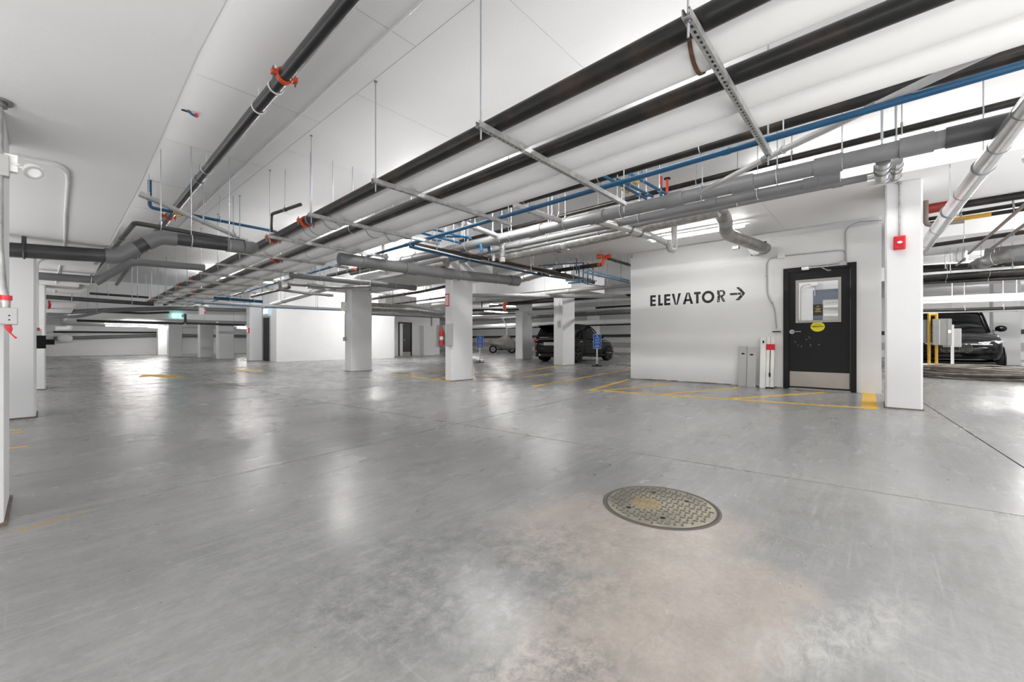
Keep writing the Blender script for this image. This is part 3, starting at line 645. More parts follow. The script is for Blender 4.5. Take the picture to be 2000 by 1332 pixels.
fp('black_steel_pipe', 'black pipe with an orange coupling between the two white middle columns', BLACKP, [(700, 588), (822, 570), (868, 560)], 2.45, .04, seg=12, couplings=[.57])
fp('black_steel_pipe', 'thinner black pipe below the one with the orange coupling', BLACKS, [(747, 597), (868, 581)], 2.35, .03, seg=10, hangers=[.2, .5, .8])
fp('blue_water_pipe', 'upper dark blue pipe with a tee, beneath the far rack', BLUE, [(418, 582), (462, 585), (512, 589)], 2.3, .05, seg=12, sleeves=[.75])
fp('blue_water_pipe', 'long thin blue line crossing in front of the middle room block', BLUEL, [(380, 591), (520, 600), (668, 606)], 2.2, .028, seg=10, hangers=[.3, .55, .8])
fp('conduit', 'white line just above the long thin blue line', WHITEPL, [(400, 590), (520, 597), (668, 603)], 2.24, .026, seg=8)
fp('insulated_pipe', 'white jacketed line crossing above the far black door', INSUL, [(719, 610), (868, 617)], 2.0, .06, seg=12, hangers=[.3, .7])
fp('insulated_pipe', 'silver foil duct crossing right of the conduit column', FOIL, [(719, 600), (790, 603), (862, 612)], 2.1, .16, seg=16)
fp('conduit', 'thin dark line beneath the white jacketed line above the far black door', GREYPVC, [(719, 614), (868, 621)], 1.9, .022, seg=8)
t = thing('ceiling_heater', 'white rectangular unit heater hung above the middle blocks', 'heater', tuple(YP(760, 585, 16)))
a = YP(748, 592, 16); MB().box(a.x, a.x+1.6, 15.8, 16.4, a.z, a.z+.38).build('case', WHITEPL, t, smooth=False, bevel=.02)
for k, xx in enumerate((.3, 1.3)): MB().tube([(a.x+xx, 16, a.z+.38), (a.x+xx, 16, HC)], .02, 8).build('hanger_rod', WCOND, t)
t = thing('junction_box', 'white box fixed high on the left side of the conduit column', 'box', tuple(Z(673, 600, 1.85)))
MB().box(6.08, 6.19, 12.26, 12.42, 1.86, 2.13).build('case', WHITEPL, t, smooth=False)
# mid-height grey pipes and drains around the far rack
fp('drain_pipe', 'pale grey long drain left of the conduit column, slanting to the rack', LTPVC, [(530, 595), (600, 575), (640, 562)], 2.45, .08, seg=14)
fp('drain_pipe', 'thin grey pipe with a hooked end beneath the drains beside the conduit column', GREYPVC, [(562, 555), (660, 562), (716, 560), (723, 560), (723, 566)], 2.15, .03, seg=10)
fp('drain_pipe', 'grey capped pipe hanging low left of the conduit column', GREYPVC, [(546, 551), (549, 566), (600, 573), (650, 577)], 2.2, .035, seg=10, sleeves=[.96])
fp('flexible_duct', 'crumpled foil duct end left of the conduit column', FOIL, [(600, 558), (655, 563)], 2.5, .075, seg=12)
fp('drain_pipe', 'foil grey duct slanting behind the thick drain toward the conduit column', FOIL, [(722, 545), (800, 528), (872, 513)], 2.58, .10, seg=16)
def yp(name, label, m, pts, Y, r, **k): return pipe(name, label, m, [tuple(YP(px, py, Y)) for px, py in pts], r, **k)
# long runs crossing at the far left
yp('drain_pipe', 'long grey pipe crossing the lane at the distant beam', GREYPVC, [(92, 612), (180, 607), (330, 602), (480, 606)], 23.9, .09, seg=12)
yp('black_steel_pipe', 'long black pipe just under the distant grey one', BLACKS, [(92, 603), (160, 607), (280, 612), (330, 610)], 24.1, .045, seg=10)
yp('black_steel_pipe', 'black pipe stepping down before the far white columns', BLACKS, [(150, 626), (362, 632), (362, 613)], 24.3, .05, seg=10)
yp('black_steel_pipe', 'black pipe running right from the step to the doorway column', BLACKS, [(362, 631), (420, 633), (478, 635)], 24.3, .05, seg=10)
yp('conduit', 'grey ladder of pipes seen end on at the far left columns', GREYPVC, [(95, 618), (150, 619), (185, 612), (210, 604)], 23.0, .06, seg=10)
yp('black_steel_pipe', 'dark thin pipe along the top of the far left wall', BLACKS, [(104, 648), (200, 648.5), (310, 649.5)], 39.0, .05, seg=8)
t = yp('exhaust_duct', 'white round duct with elbows near the far left wall', INSUL, [(108, 642), (136, 642), (136, 636)], 30, .12, seg=14)
for y0 in (.5,):
    P = [YP(104, 661, 39.2), YP(300, 655, 39.2), (20, 39.2, YP(300, 655, 39.2).z), (X1-.2, 39.2, 1.5)]
    pipe('wall_pipe', 'long grey pipe bracketed low along the far north wall', GREYPVC, [tuple(p) for p in P], .11, seg=12)
t = thing('wall_fan', 'round white fan on the pipe of the far left wall', 'fan', tuple(YP(127, 661, 39.0)))
a = YP(127, 661, 38.95); MB().ell(a, .35, .1, .26).build('housing', WHITEPL, t)
pipe('wall_pipe', 'grey pipe bracketed along the east wall behind the parked SUV', DKPVC, [(X1-.15, Y0+.5, 1.42), (X1-.15, 38.5, 1.48)], .11, seg=12)
pipe('insulated_pipe', 'long white jacketed pipe high behind the parked SUV', INSUL, [(22.0, 1, 2.05), (22.3, 12, 2.08), (23, 30, 2.1)], .17, seg=16)
pipe('black_steel_pipe', 'long black pipe just below the white one behind the SUV', BLACKS, [(21.2, 1, 1.88), (21.4, 12, 1.88), (22, 28, 1.88)], .045, seg=8, hangers=[.3, .4, .5, .6], hz=HS, hm=GALV)
pipe('drain_pipe', 'grey pipe beside the white jacketed one above the SUV', GREYPVC, [(18.2, 1, 2.3), (18.3, 10, 2.32), (18.6, 20, 2.35)], .10, seg=12, hangers=[.2, .35, .5, .65], hm=GALV)
pipe('insulated_pipe', 'white jacketed pipe in front of the grey one above the SUV', INSUL, [(16.6, .5, 2.42), (16.7, 9, 2.42), (16.9, 17, 2.42)], .10, seg=14, hangers=[.2, .5, .8], hm=GALV)
pipe('black_steel_pipe', 'black pipe with an orange joint at the lobby corner above the SUV', BLACKP, [(15.2, .5, 2.3), (15.2, 8.8, 2.32)], .045, seg=10, couplings=[.66])
pipe('black_steel_pipe', 'thin black pipe hugging the beam above the SUV column', BLACKP, [(14.3, .5, 2.62), (14.2, 14, 2.62)], .05, seg=10)
pipe('drain_pipe', 'pale drain pipe under the beam above the SUV column', LTPVC, [(12.3, .5, 2.72), (12.3, 9, 2.70), (12.3, 16, 2.68)], .07, seg=12, sleeves=[.5, .7], hangers=[.4, .6, .8])
pipe('drain_pipe', 'pale pipe slanting across in front of the beam above the SUV column', LTPVC, [(10.2, 11.5, 2.62), (14.8, 6.4, 2.58), (17.5, 4.5, 2.55)], .075, seg=12)
pipe('black_steel_pipe', 'black pipe ending in an orange elbow left of the SUV column', BLACKP, [tuple(YP(1085, 583, 9.6)), tuple(YP(988, 592, 11.5)), tuple(YP(984, 606, 11.5))], .04, bend=.1, seg=10)
p = YP(986, 594, 11.5); t = thing('orange_elbow', 'orange elbow on a black pipe left of the SUV column', 'pipe fitting', tuple(p))
MB().tube(fillet([p+Vector((.1,-.05,.03)), p+Vector((-.02,0,.02)), p+Vector((-.02,0,-.26))], .06), .07, 10).build('elbow', ORANGE, t)
p = YP(941, 583, 14); t = thing('valve_riser', 'red topped black riser between the notice column and the orange elbow', 'riser', tuple(p))
MB().tube([p+Vector((0,0,-.42)), p+Vector((0,0,.0))], .025, 8).build('tube', BLACKP, t); MB().tube([p, p+Vector((0,0,.15))], .035, 8).build('red_cap', REDPIPE, t)
pipe('black_steel_pipe', 'long dark pipe low in front of the covered motorcycle bay', BLACKP, [tuple(YP(921, 606, 14)), tuple(YP(1085, 603, 14))], .05, seg=10)
pipe('black_steel_pipe', 'second dark pipe low in front of the covered motorcycle bay', BLACKS, [tuple(YP(921, 614, 14.5)), tuple(YP(1085, 611, 14.5))], .035, seg=10)
pipe('insulated_pipe', 'white pipe crossing below the dark ones before the motorcycle bay', INSUL, [tuple(YP(921, 620, 16)), tuple(YP(1085, 612, 16))], .07, seg=10)
pipe('conduit', 'white bent conduit dropping toward the covered motorcycle', WCOND, [tuple(YP(975, 612, 17)), tuple(YP(989, 635, 17)), tuple(YP(990, 655, 17))], .04, bend=.2, seg=8)
pipe('flexible_duct', 'bulky foil duct behind the thick drain above the motorcycle bay', FOIL, [tuple(YP(1010, 545, 9.5)), tuple(YP(1060, 530, 7.6)), tuple(YP(1090, 522, 6.6))], .16, seg=14)
pipe('flexible_duct', 'dark foil duct bending across the beam above the motorcycle bay', FOIL, [tuple(YP(905, 590, 15)), tuple(YP(1000, 583, 13)), tuple(YP(1060, 575, 11.5)), tuple(YP(1084, 580, 11))], .12, seg=14)
# blue branches with valves around the rack's right side
bl = [((1178, 343), (1262, 388)), ((1205, 350), (1275, 384)), ((1232, 340), (1300, 378)), ((1150, 362), (1218, 398))]
for k, (a, b_) in enumerate(bl):
    aa, bb = Z(*a, 2.78), Z(*b_, 2.80)
    pipe('blue_branch_pipe', ['first', 'second', 'third', 'fourth'][k]+' thin blue branch crossing between the blue main and the grey drains', BLUE, [tuple(aa), tuple(bb)], .017, seg=8)
for k, (px, py) in enumerate(((1208, 358), (1240, 355), (1222, 372))):
    a = Z(px, py, 2.80); t = thing('valve', ['brass valve on the first blue branch', 'brass valve on the third blue branch', 'brass tee low between the blue branches'][k], 'valve', tuple(a))
    MB().tube([a-Vector((.06,0,0)), a+Vector((.06,0,0))], .026, 10).build('body', BRASS, t)
    MB().tube([a, a+Vector((0,0,.05))], .01, 8).box(a.x-.01, a.x+.06, a.y-.008, a.y+.008, a.z+.045, a.z+.055).build('handle', BRASS, t)
for k, (px, y0, y1) in enumerate(((1291, 345, 366), (1303, 350, 378))):
    a, b_ = XP(px, y0, 5.9), XP(px, y1, 5.9)
    t = thing('red_riser', ['straight red and blue riser behind the grey drains', 'hooked red riser with a black wheel behind the grey drains'][k], 'riser', tuple(b_))
    MB().tube([a, b_], .02, 10).build('tube', REDPIPE, t)
    if k: MB().tube([a, a+Vector((0,0,.015))], .045, 12).build('hand_wheel', BLACKPL, t)
    MB().tube([b_, b_+Vector((0,0,-.12))], .022, 10).build('blue_end', BLUE, t)
for k, (a, b_) in enumerate((((822, 455), (900, 475)), ((846, 448), (920, 466)), ((760, 462), (862, 470)), ((852, 462), (915, 462)))):
    pipe('blue_branch_pipe', ['lower', 'upper', 'longest', 'shortest'][k]+' thin blue branch fanning out where the dark bundle meets the rack', BLUE, [tuple(Z(*a, 2.78)), tuple(Z(*b_, 2.78))], .02, seg=8)
for k, (px, py) in enumerate(((940, 478), (955, 480))):
    a = Z(px, py, 2.7); t = thing('blue_fitting', ['left blue fitting on the soffit side of the drains', 'right blue fitting on the soffit side of the drains'][k], 'pipe fitting', tuple(a))
    MB().tube(fillet([a-Vector((0,-.12,0)), a, a-Vector((0,0,.12))], .04), .03, 10).build('elbow', BLUE, t)
# bars linking the rack to the soffit side
for k, (a, b_) in enumerate((((1005, 400), (1095, 432)), ((905, 436), (975, 462)))):
    pipe('vent_pipe', ['nearer pale pipe slanting from the blue main to the drains', 'farther pale pipe slanting from the blue main to the drains'][k], LTPVC, [tuple(Z(*a, 2.82)), tuple(Z(*b_, 2.80))], .04, seg=12)
# loose hanger rods over the left pipes
# right hand bay beyond the alarm column
R_ = [('thick black pipe highest in the right bay', BLACKP, (1868, 402), (2030, 376), 3.0, .055), ('middle black pipe near the top of the right bay', BLACKP, (1800, 430), (2030, 393), 2.95, .032),
      ('black pipe with a yellow tag in the right bay', BLACKP, (1806, 438), (2030, 404), 2.85, .030), ('lone black pipe crossing the pale ceiling of the right bay', BLACKP, (1815, 480), (2030, 449), 2.9, .042)]
for lab, m, a, b_, z, r in R_:
    t = pipe('black_steel_pipe', lab, m, [tuple(Z(*a, z)), tuple(Z(*b_, z))], r, seg=12, hangers=[.35, .8], hm=GALV)
    if 'yellow' in lab:
        p, u = along([Z(*a, z), Z(*b_, z)], .36); MB().tube([p-u*.16, p+u*.3], r*1.12, 14).build('yellow_tag', YELB, t)
p = Z(1808, 405, 2.95); t = thing('branch_pipe', 'short brown capped pipe dropping beside the alarm column in the right bay', 'pipe', tuple(p))
MB().tube(fillet([p+Vector((0,0,.25)), p+Vector((0,0,-.28)), p+Vector((.02,-.4,-.28))], .08), .032, 10).build('tube', mat('tan_line', (.22,.18,.15), .4), t)
p = Z(1833, 404, 3.0); t = thing('fire_valve', 'dark red valve body under the soffit edge in the right bay', 'valve', tuple(p))
MB().tube([p+Vector((0,.12,0)), p+Vector((0,-.22,.02))], .085, 14).ring(p+Vector((-.02,.17,0)), (1,0,0), .06, .016, 14, 6).build('body', mat('dark_red_valve', (.30,.03,.02), .4), t)
rr = [('topmost', 524, 513, 2.75, .07), ('second', 531, 522, 2.6, .045), ('third and widest', 541, 528, 2.5, .11), ('lowest thin', 553, 541, 2.35, .04)]
for k, (nm, a, b_, z, r) in enumerate(rr):
    pipe('black_steel_pipe', nm+' black pipe of the dark bundle in the right bay', BLACKP, [tuple(Z(1790, a, z)), tuple(Z(2030, b_, z))], r, seg=12, hangers=[.25, .6], hm=GALV)
pipe('insulated_pipe', 'white line between the black pipes of the right bay bundle', INSUL, [tuple(Z(1790, 536, 2.5)), tuple(Z(2030, 519, 2.5))], .03, seg=10)
for k, (y0, y1, z, r, m, lab) in enumerate(((586, 576, 2.35, .16, INSUL, 'big white jacketed pipe behind the black car roof'), (592, 583, 2.2, .05, WHITEPL, 'thin white pipe beneath the big one behind the car roof'),
        (581, 570, 2.45, .035, BLACKP, 'black line above the big white pipe behind the car roof'), (607, 600, 1.95, .05, BLACKP, 'low black line just over the black car roof'), (610, 604, 1.9, .05, WHITEPL, 'low white line just over the black car roof'))):
    pipe('bay_pipe', lab, m, [tuple(Z(1790, y0, z)), tuple(Z(2040, y1, z))], min(r, .115), seg=12, hangers=[.4, .7] if k in (0, 3) else (), hm=WCOND, hz=HC)
for k, (a, b_) in enumerate((((1892, 495), (2010, 392)), ((1930, 490), (2010, 432)), ((1868, 518), (1885, 505)), ((1928, 540), (1960, 520)))):
    pipe('brace_bar', ['longest thin brown brace bar slanting across the right bay', 'second thin brown brace bar slanting across the right bay', 'short dark brace near the foil ducts of the right bay', 'short grey brace below the foil ducts of the right bay'][k],
         mat('brown_bar', (.16, .125, .11), .5), [tuple(Z(*a, 2.6)), tuple(Z(*b_, 2.6))], .022, seg=6, cat='brace')
pipe('flexible_duct', 'large grey duct crossing high in the right bay', GREYPVC, [tuple(Z(1925, 501, 2.75)), tuple(Z(2030, 489, 2.75))], .17, seg=14)
pipe('flexible_duct', 'crumpled dark foil duct in the right bay', mat('dull_duct', (.36,.35,.33)), [tuple(Z(1905, 520, 2.65)), tuple(Z(1935, 507, 2.65)), tuple(Z(1975, 497, 2.7))], .13, seg=12)
pipe('exhaust_duct', 'white round duct end left of the foil ducts in the right bay', INSUL, [tuple(Z(1864, 502, 2.85)), tuple(Z(1888, 499, 2.85))], .12, seg=14)

# ------------------------------------------------------------------ elevator wall: lettering, door, conduits
def ly(px): return XP(px, 600, WX).y
LB, LT_, ST = 1.752, 2.008, .053
LBLACK = mat('lettering_black', (.012, .012, .012), .6)
WORN = mat('worn_lettering', (.012, .012, .012), .6, col2=(.60, .60, .60), nscale=26, lo=.40, hi=.44)
def glyph(shape_pts_list, m, nm):
    b = MB()
    for pts in shape_pts_list:
        b.extr([(WX-.003, y, z) for y, z in pts], (.0025, 0, 0))
    return b.build(nm, m, sign, smooth=False)
sign = thing('wall_lettering', 'black painted word ELEVATOR with an arrow pointing right, on the lobby wall', 'wall lettering', (WX, 2.9, LB))
def rct(ya, yb, za, zb): return [(ya, za), (yb, za), (yb, zb), (ya, zb)]
def E_(a, b):
    ya, yb = ly(a), ly(b); m_ = (LB+LT_)/2; w_ = ya-yb
    return [rct(ya, ya-ST, LB, LT_), rct(ya-ST, yb, LB, LB+ST), rct(ya-ST, yb, LT_-ST, LT_), rct(ya-ST, yb+w_*.04, m_-ST/2, m_+ST/2)]
glyph(E_(1270, 1281), LBLACK, 'letter')
a, b_ = ly(1285.6), ly(1294.6); glyph([rct(a, a-ST, LB, LT_), rct(a-ST, b_, LB, LB+ST)], LBLACK, 'letter')
glyph(E_(1297.3, 1309.3), LBLACK, 'letter')
def V_(a, b, flip=False):
    ya, yb = ly(a), ly(b); c = (ya+yb)/2; z0, z1 = (LT_, LB) if not flip else (LB, LT_); s = ST*1.1
    L1 = [(ya, z0), (ya-s, z0), (c-s*.0, z1), (c+s*.55, z1)]; L2 = [(yb, z0), (yb+s, z0), (c+s*.0, z1), (c-s*.55, z1)]
    return [L1, L2]
glyph(V_(1312, 1330), LBLACK, 'letter')
va = V_(1333.6, 1354, True); ya, yb = ly(1333.6), ly(1354)
va.append(rct(ya-(ya-yb)*.2, yb+(ya-yb)*.2, LB+.065, LB+.065+ST*.85)); glyph(va, LBLACK, 'letter')
a, b_ = ly(1355.7), ly(1368.4); c = (a+b_)/2; glyph([rct(a, b_, LT_-ST, LT_), rct(c+ST/2, c-ST/2, LB, LT_-ST)], LBLACK, 'letter')
a, b_ = ly(1370.8), ly(1395.3); c = (a+b_)/2; cz = (LB+LT_)/2; ro, ri = (LT_-LB)/2+.006, (LT_-LB)/2-ST+.004; qs = []; N_ = 28; rx = (a-b_)/2/ro
for k in range(N_):
    t0, t1 = 2*PI*k/N_, 2*PI*(k+1)/N_
    qs.append([(c+ro*rx*math.cos(t0), cz+ro*math.sin(t0)), (c+ro*rx*math.cos(t1), cz+ro*math.sin(t1)), (c+ri*rx*math.cos(t1), cz+ri*math.sin(t1)), (c+ri*rx*math.cos(t0), cz+ri*math.sin(t0))])
glyph(qs, LBLACK, 'letter')
a, b_ = ly(1400.8), ly(1416.8); qs = [rct(a, a-ST, LB, LT_), [(a-ST-.01, LB+.115), (a-ST-.06, LB+.115), (b_-.005, LB), (b_+.05, LB)]]
cy, cz, ro, ri = a-ST-.035, LT_-.072, .072, .072-ST*.75
qs += [rct(a-ST, cy, LT_-.034, LT_), rct(a-ST, cy, LT_-.144, LT_-.110)]
for k in range(10):
    t0, t1 = -PI/2+PI*k/10, -PI/2+PI*(k+1)/10
    qs.append([(cy-ro*math.cos(t0), cz+ro*math.sin(t0)), (cy-ro*math.cos(t1), cz+ro*math.sin(t1)), (cy-ri*math.cos(t1), cz+ri*math.sin(t1)), (cy-ri*math.cos(t0), cz+ri*math.sin(t0))])
glyph(qs, WORN, 'letter')['label'] = 'worn letter R with flaking paint'
a, b_ = ly(1425), ly(1455.5); cz = 1.905; hh = .135
glyph([rct(a, b_+.08, cz-.022, cz+.022), [(b_, cz), (b_+.06, cz), (b_+.17, cz+hh), (b_+.10, cz+hh)], [(b_, cz), (b_+.10, cz-hh), (b_+.19, cz-hh), (b_+.06, cz)]], WORN, 'arrow')['label'] = 'worn arrow with flaking paint'

# door with window
d = thing('door_1', 'black steel door with square window, yellow oval sticker and steel kick plate', 'door', (WX, (DY0+DY1)/2, 0)); d['kind'] = 'structure'
fw_ = .085; FX = WX-.03
b = MB().box(FX, WX+.12, DY1-fw_, DY1, 0, DT).box(FX, WX+.12, DY0, DY0+fw_, 0, DT).box(FX, WX+.12, DY0+fw_, DY1-fw_, DT-fw_, DT)
b.build('door_frame', DOORM, d, smooth=False, bevel=.004)
La, Lb = DY1-fw_-.005, DY0+fw_+.005; LX = WX+.02; LZ0, LZ1 = .02, DT-fw_-.005
wy1, wy0 = XP(1554, 600, LX).y, XP(1643, 600, LX).y; wz0, wz1 = 1.265, 2.085
b = MB().box(LX, LX+.045, wy1-.02, La, LZ0, LZ1).box(LX, LX+.045, Lb, wy0+.02, LZ0, LZ1).box(LX, LX+.045, wy0+.02, wy1-.02, LZ0, wz0+.02).box(LX, LX+.045, wy0+.02, wy1-.02, wz1-.02, LZ1)
lf = b.build('door_leaf', DOORM, d, smooth=False)
TRM = mat('window_trim', (.42, .40, .37), .45, .3); s = .045
b = MB().box(LX-.012, LX+.05, wy1-s, wy1, wz0, wz1).box(LX-.012, LX+.05, wy0, wy0+s, wz0, wz1).box(LX-.012, LX+.05, wy0+s, wy1-s, wz0, wz0+s).box(LX-.012, LX+.05, wy0+s, wy1-s, wz1-s, wz1)
b.build('window_frame', TRM, lf, smooth=False, bevel=.003)
MB().box(LX+.018, LX+.024, wy0+s, wy1-s, wz0+s, wz1-s).build('window_pane', GLASS, lf, smooth=False)
MB().box(LX-.003, LX-.0005, Lb+.01, La-.01, .05, .335).build('kick_plate', STAIN, lf, smooth=False)
hp = XP(1547, 648, LX-.01)
MB().tube([(LX, hp.y, hp.z), (LX-.02, hp.y, hp.z)], .042, 20).tube(fillet([(LX-.015, hp.y, hp.z), (LX-.06, hp.y, hp.z), (LX-.06, hp.y-.15, hp.z)], .02), .011, 10).build('door_handle', CHROME, lf)
sp = XP(1597, 638, LX); n = 28
MB().extr([(LX-.002, sp.y+.108*math.cos(2*PI*k/n), sp.z+.092*math.sin(2*PI*k/n)) for k in range(n)], (.0015, 0, 0)).build('sticker', STICK, lf, smooth=False)
b = MB()   # the squiggle of dark script on the sticker
pts = [(-.09+.18*k/24, .014*math.sin(k*1.9)+(.008 if k % 3 else -.004)) for k in range(25)]
b.tube([(LX-.003, sp.y-u, sp.z+v) for u, v in pts], .0045, 5)
arc = [(-.06+.12*k/10, .045-.02*((k-5)/5)**2) for k in range(11)]; b.tube([(LX-.003, sp.y-u, sp.z+v) for u, v in arc], .003, 5)
b.build('sticker_script', mat('sticker_ink', (.12, .11, .01), .5), lf)
# operator arm across the head
b = MB().box(FX-.045, FX-.005, DY0+.22, DY1-.32, DT-.045, DT-.015); b.build('closer_rail', GALV, d, smooth=False)
MB().box(FX-.06, FX-.002, DY1-.42, DY1-.30, DT-.075, DT-.01).build('closer_bracket', CHROME, d, smooth=False, bevel=.006)
MB().box(FX-.05, FX-.002, DY0+.13, DY0+.24, DT-.05, DT+.02).build('closer_box', GALV, d, smooth=False, bevel=.006)
MB().tube([(FX-.05, .80, DT-.05), (FX-.14, .70, DT-.13), (FX-.14, .65, DT-.13)], .012, 8).build('closer_arm', CHROME, d)
MB().box(WX-.04, WX+.1, DY0+fw_, DY1-fw_, 0, .012).build('threshold', GALV, d, smooth=False)
b = MB(); random.seed(5)
for k in range(9):
    yy, zz = La-.08-random.random()*.4, 1.0-random.random()*.2; b.box(LX-.0012, LX-.0002, yy-.006-random.random()*.012, yy, zz-.006, zz+.002)
b.build('scuff_mark', WHITEPL, lf, smooth=False)
# behind the window
NX = 12.07
q0, q1, q2 = XP(1588, 567, NX), XP(1607, 586, NX), XP(1660, 560, NX)
t = thing('elevator_door', 'navy framed opening seen through the door window', 'door frame', (NX, q0.y, 0)); t['kind'] = 'thing'
MB().box(NX-.02, NX, q0.y, q1.y, 0, q0.z).box(NX-.02, NX, q1.y, q2.y-.4, q1.z, q0.z).build('navy_frame', NAVY, t, smooth=False)
MB().box(NX-.01, NX, q1.y, q2.y-.4, 0, q1.z).build('pale_panel', mat('pale_panel', (.55, .55, .53), .5), t, smooth=False)
for k, (ya, yb) in enumerate(((597, 600), (613, 617))):
    a, b_ = XP(1610, ya, NX), XP(1640, yb, NX); MB().box(NX-.05, NX-.01, a.y, b_.y-.1, b_.z, a.z).build('rail', WHITEPL, t, smooth=False)
b = MB(); q = XP(1610, 592, NX)
for k in range(9): b.box(NX-.013, NX-.0105, q.y-.03-k*.055, q.y-.065-k*.055, q.z-.015, q.z+.02)
b.build('blurred_notice', GREYM, t, smooth=False)
t = thing('window_notice', 'small dark notice with orange print stuck on the door window', 'notice', tuple(XP(1597, 605, LX+.016)))
a, b_ = XP(1588, 595, LX+.016), XP(1607, 616, LX+.016)
MB().box(LX+.013, LX+.017, a.y, b_.y, b_.z, a.z).build('card', mat('dark_card', (.04, .035, .025), .5), t, smooth=False)
b = MB()
for k, (w1, zz) in enumerate(((.02, .82), (.045, .62), (.03, .5), (.05, .36))):
    c = (a.y+b_.y)/2; z_ = b_.z+(a.z-b_.z)*zz; b.box(LX+.0115, LX+.0128, c-w1, c+w1, z_-.006, z_+.006)
b.build('orange_print', mat('orange_print', (.70, .42, .16), .5), t, smooth=False)
t = thing('wall_box', 'white box with curved conduit on the lobby wall behind the window', 'electrical box', tuple(XP(1590, 555, NX)))
q = XP(1591, 555, NX); MB().box(NX-.06, NX, q.y-.07, q.y+.07, q.z-.05, q.z+.05).build('case', WHITEPL, t, smooth=False, bevel=.01)
MB().tube(fillet([(NX-.03, q.y, q.z), (NX-.03, q.y+.27, q.z), (NX-.03, q.y+.27, .2)], .14), .012, 8).tube([(NX-.03, q.y-.01, q.z), (NX-.03, q.y-.01, q.z-.28)], .01, 8).build('conduit', LTPVC, t)
# conduits on the lobby wall
CW = WX-.018
def wp(px, py): return XP(px, py, CW)
t = thing('wall_conduit', 'grey conduit loop with a white junction box above and beside the black door', 'conduit', tuple(wp(1525, 500)))
a = wp(1525, 500); MB().box(WX-.05, WX, a.y-.07, a.y+.06, a.z-.05, a.z+.05).build('junction_box', WHITEPL, t, smooth=False, bevel=.01)
MB().tube(fillet([wp(1530, 500), wp(1638, 489), wp(1651, 490), wp(1653, 514)], .12), .011, 10).build('conduit_arm', LTPVC, t)
MB().tube(fillet([wp(1520, 502), wp(1503, 505), wp(1497, 515), wp(1498, 577), wp(1513, 600), wp(1517, 642)], .12), .011, 10).build('conduit_drop', LTPVC, t)
a = wp(1517, 648); MB().box(WX-.05, WX, a.y-.07, a.y+.07, a.z-.006, a.z+.012).build('end_cap', BLACKPL, t, smooth=False)
b = MB()
for px, py in ((1497, 540), (1570, 496), (1508, 592)):
    q = wp(px, py); b.box(WX-.032, WX, q.y-.018, q.y+.018, q.z-.01, q.z+.01)
b.build('strap', GALV, t, smooth=False)
pipe('wall_conduit', 'upper grey conduit curving from the door head to the alarm column', LTPVC, [tuple(wp(1653, 514)), tuple(wp(1651, 448)), tuple(wp(1672, 434)), tuple(wp(1722, 430))], .011, bend=.15, seg=10, cat='conduit')
# panels leaning beside the door
def panel(label, cat, x, y, wd, th, h, lean, m, hole=True, nm='leaning_panel'):
    t = thing(nm, label, cat, (x, y, 0))
    n = 14; b = MB(); M = Matrix.Translation((x, y, 0)) @ Matrix.Rotation(lean, 4, 'Y')
    b.box(-th/2, th/2, -wd/2, wd/2, 0, h).xf(M); b.build('board', m, t, smooth=False, bevel=.004)
    if hole:
        b = MB().extr([(-th/2-.0015, .035*math.cos(2*PI*k/n)*1.0, h*.81+.016*math.sin(2*PI*k/n)) for k in range(n)], (.0012, 0, 0)).xf(M); b.build('hand_hole', GREYM if False else BLACKPL, t, smooth=False)
    return t
p = Z(1450, 756, 0); panel('grey narrow board with an oval hole, farther from the door', 'board', 9.40, XP(1450, 700, 9.40).y, .15, .02, .82, .09, mat('board_grey', (.46, .46, .45), .5))
panel('grey narrow board with an oval hole, right beside the white channels', 'board', 9.36, XP(1467, 700, 9.36).y, .155, .02, .80, .09, mat('board_grey', (.46, .46, .45), .5))
t = thing('metal_channel', 'tall plain white metal channel standing left of the red taped one', 'metal channel', (9.36, XP(1489.5, 700, 9.36).y, 0))
y = XP(1489.5, 700, 9.36).y; M = Matrix.Translation((9.36, y, 0)) @ Matrix.Rotation(.11, 4, 'Y')
MB().box(-.03, .03, -.05, .05, 0, .99).xf(M).build('channel', WHITEPL, t, smooth=False, bevel=.004)
MB().box(-.032, -.0305, -.015, .015, .88, .93).xf(M).build('mark', BLACKPL, t, smooth=False)
y = XP(1503.5, 700, 9.36).y; t = thing('metal_channel', 'tall white channel with red tape around it, standing beside the black door', 'metal channel', (9.36, y, 0))
M = Matrix.Translation((9.36, y, 0)) @ Matrix.Rotation(.11, 4, 'Y')
MB().box(-.035, .035, .004, .065, .02, 1.0).xf(M).build('channel', WHITEPL, t, smooth=False, bevel=.004)
MB().box(-.035, .035, -.065, -.004, .02, 1.0).xf(M).build('channel', WHITEPL, t, smooth=False, bevel=.004)
MB().box(-.04, .04, -.07, .07, .745, .86).xf(M).build('red_tape', RED, t, smooth=False)
MB().box(-.04, .04, -.065, .065, 0, .02).xf(M).build('foot', BLACKPL, t, smooth=False)
MB().tube([(-.038, 0, .30), (-.038, 0, .74)], .006, 6).tube([(-.04, 0, .22), (-.04, 0, .30)], .016, 8).xf(M).build('cord', BLACKPL, t)
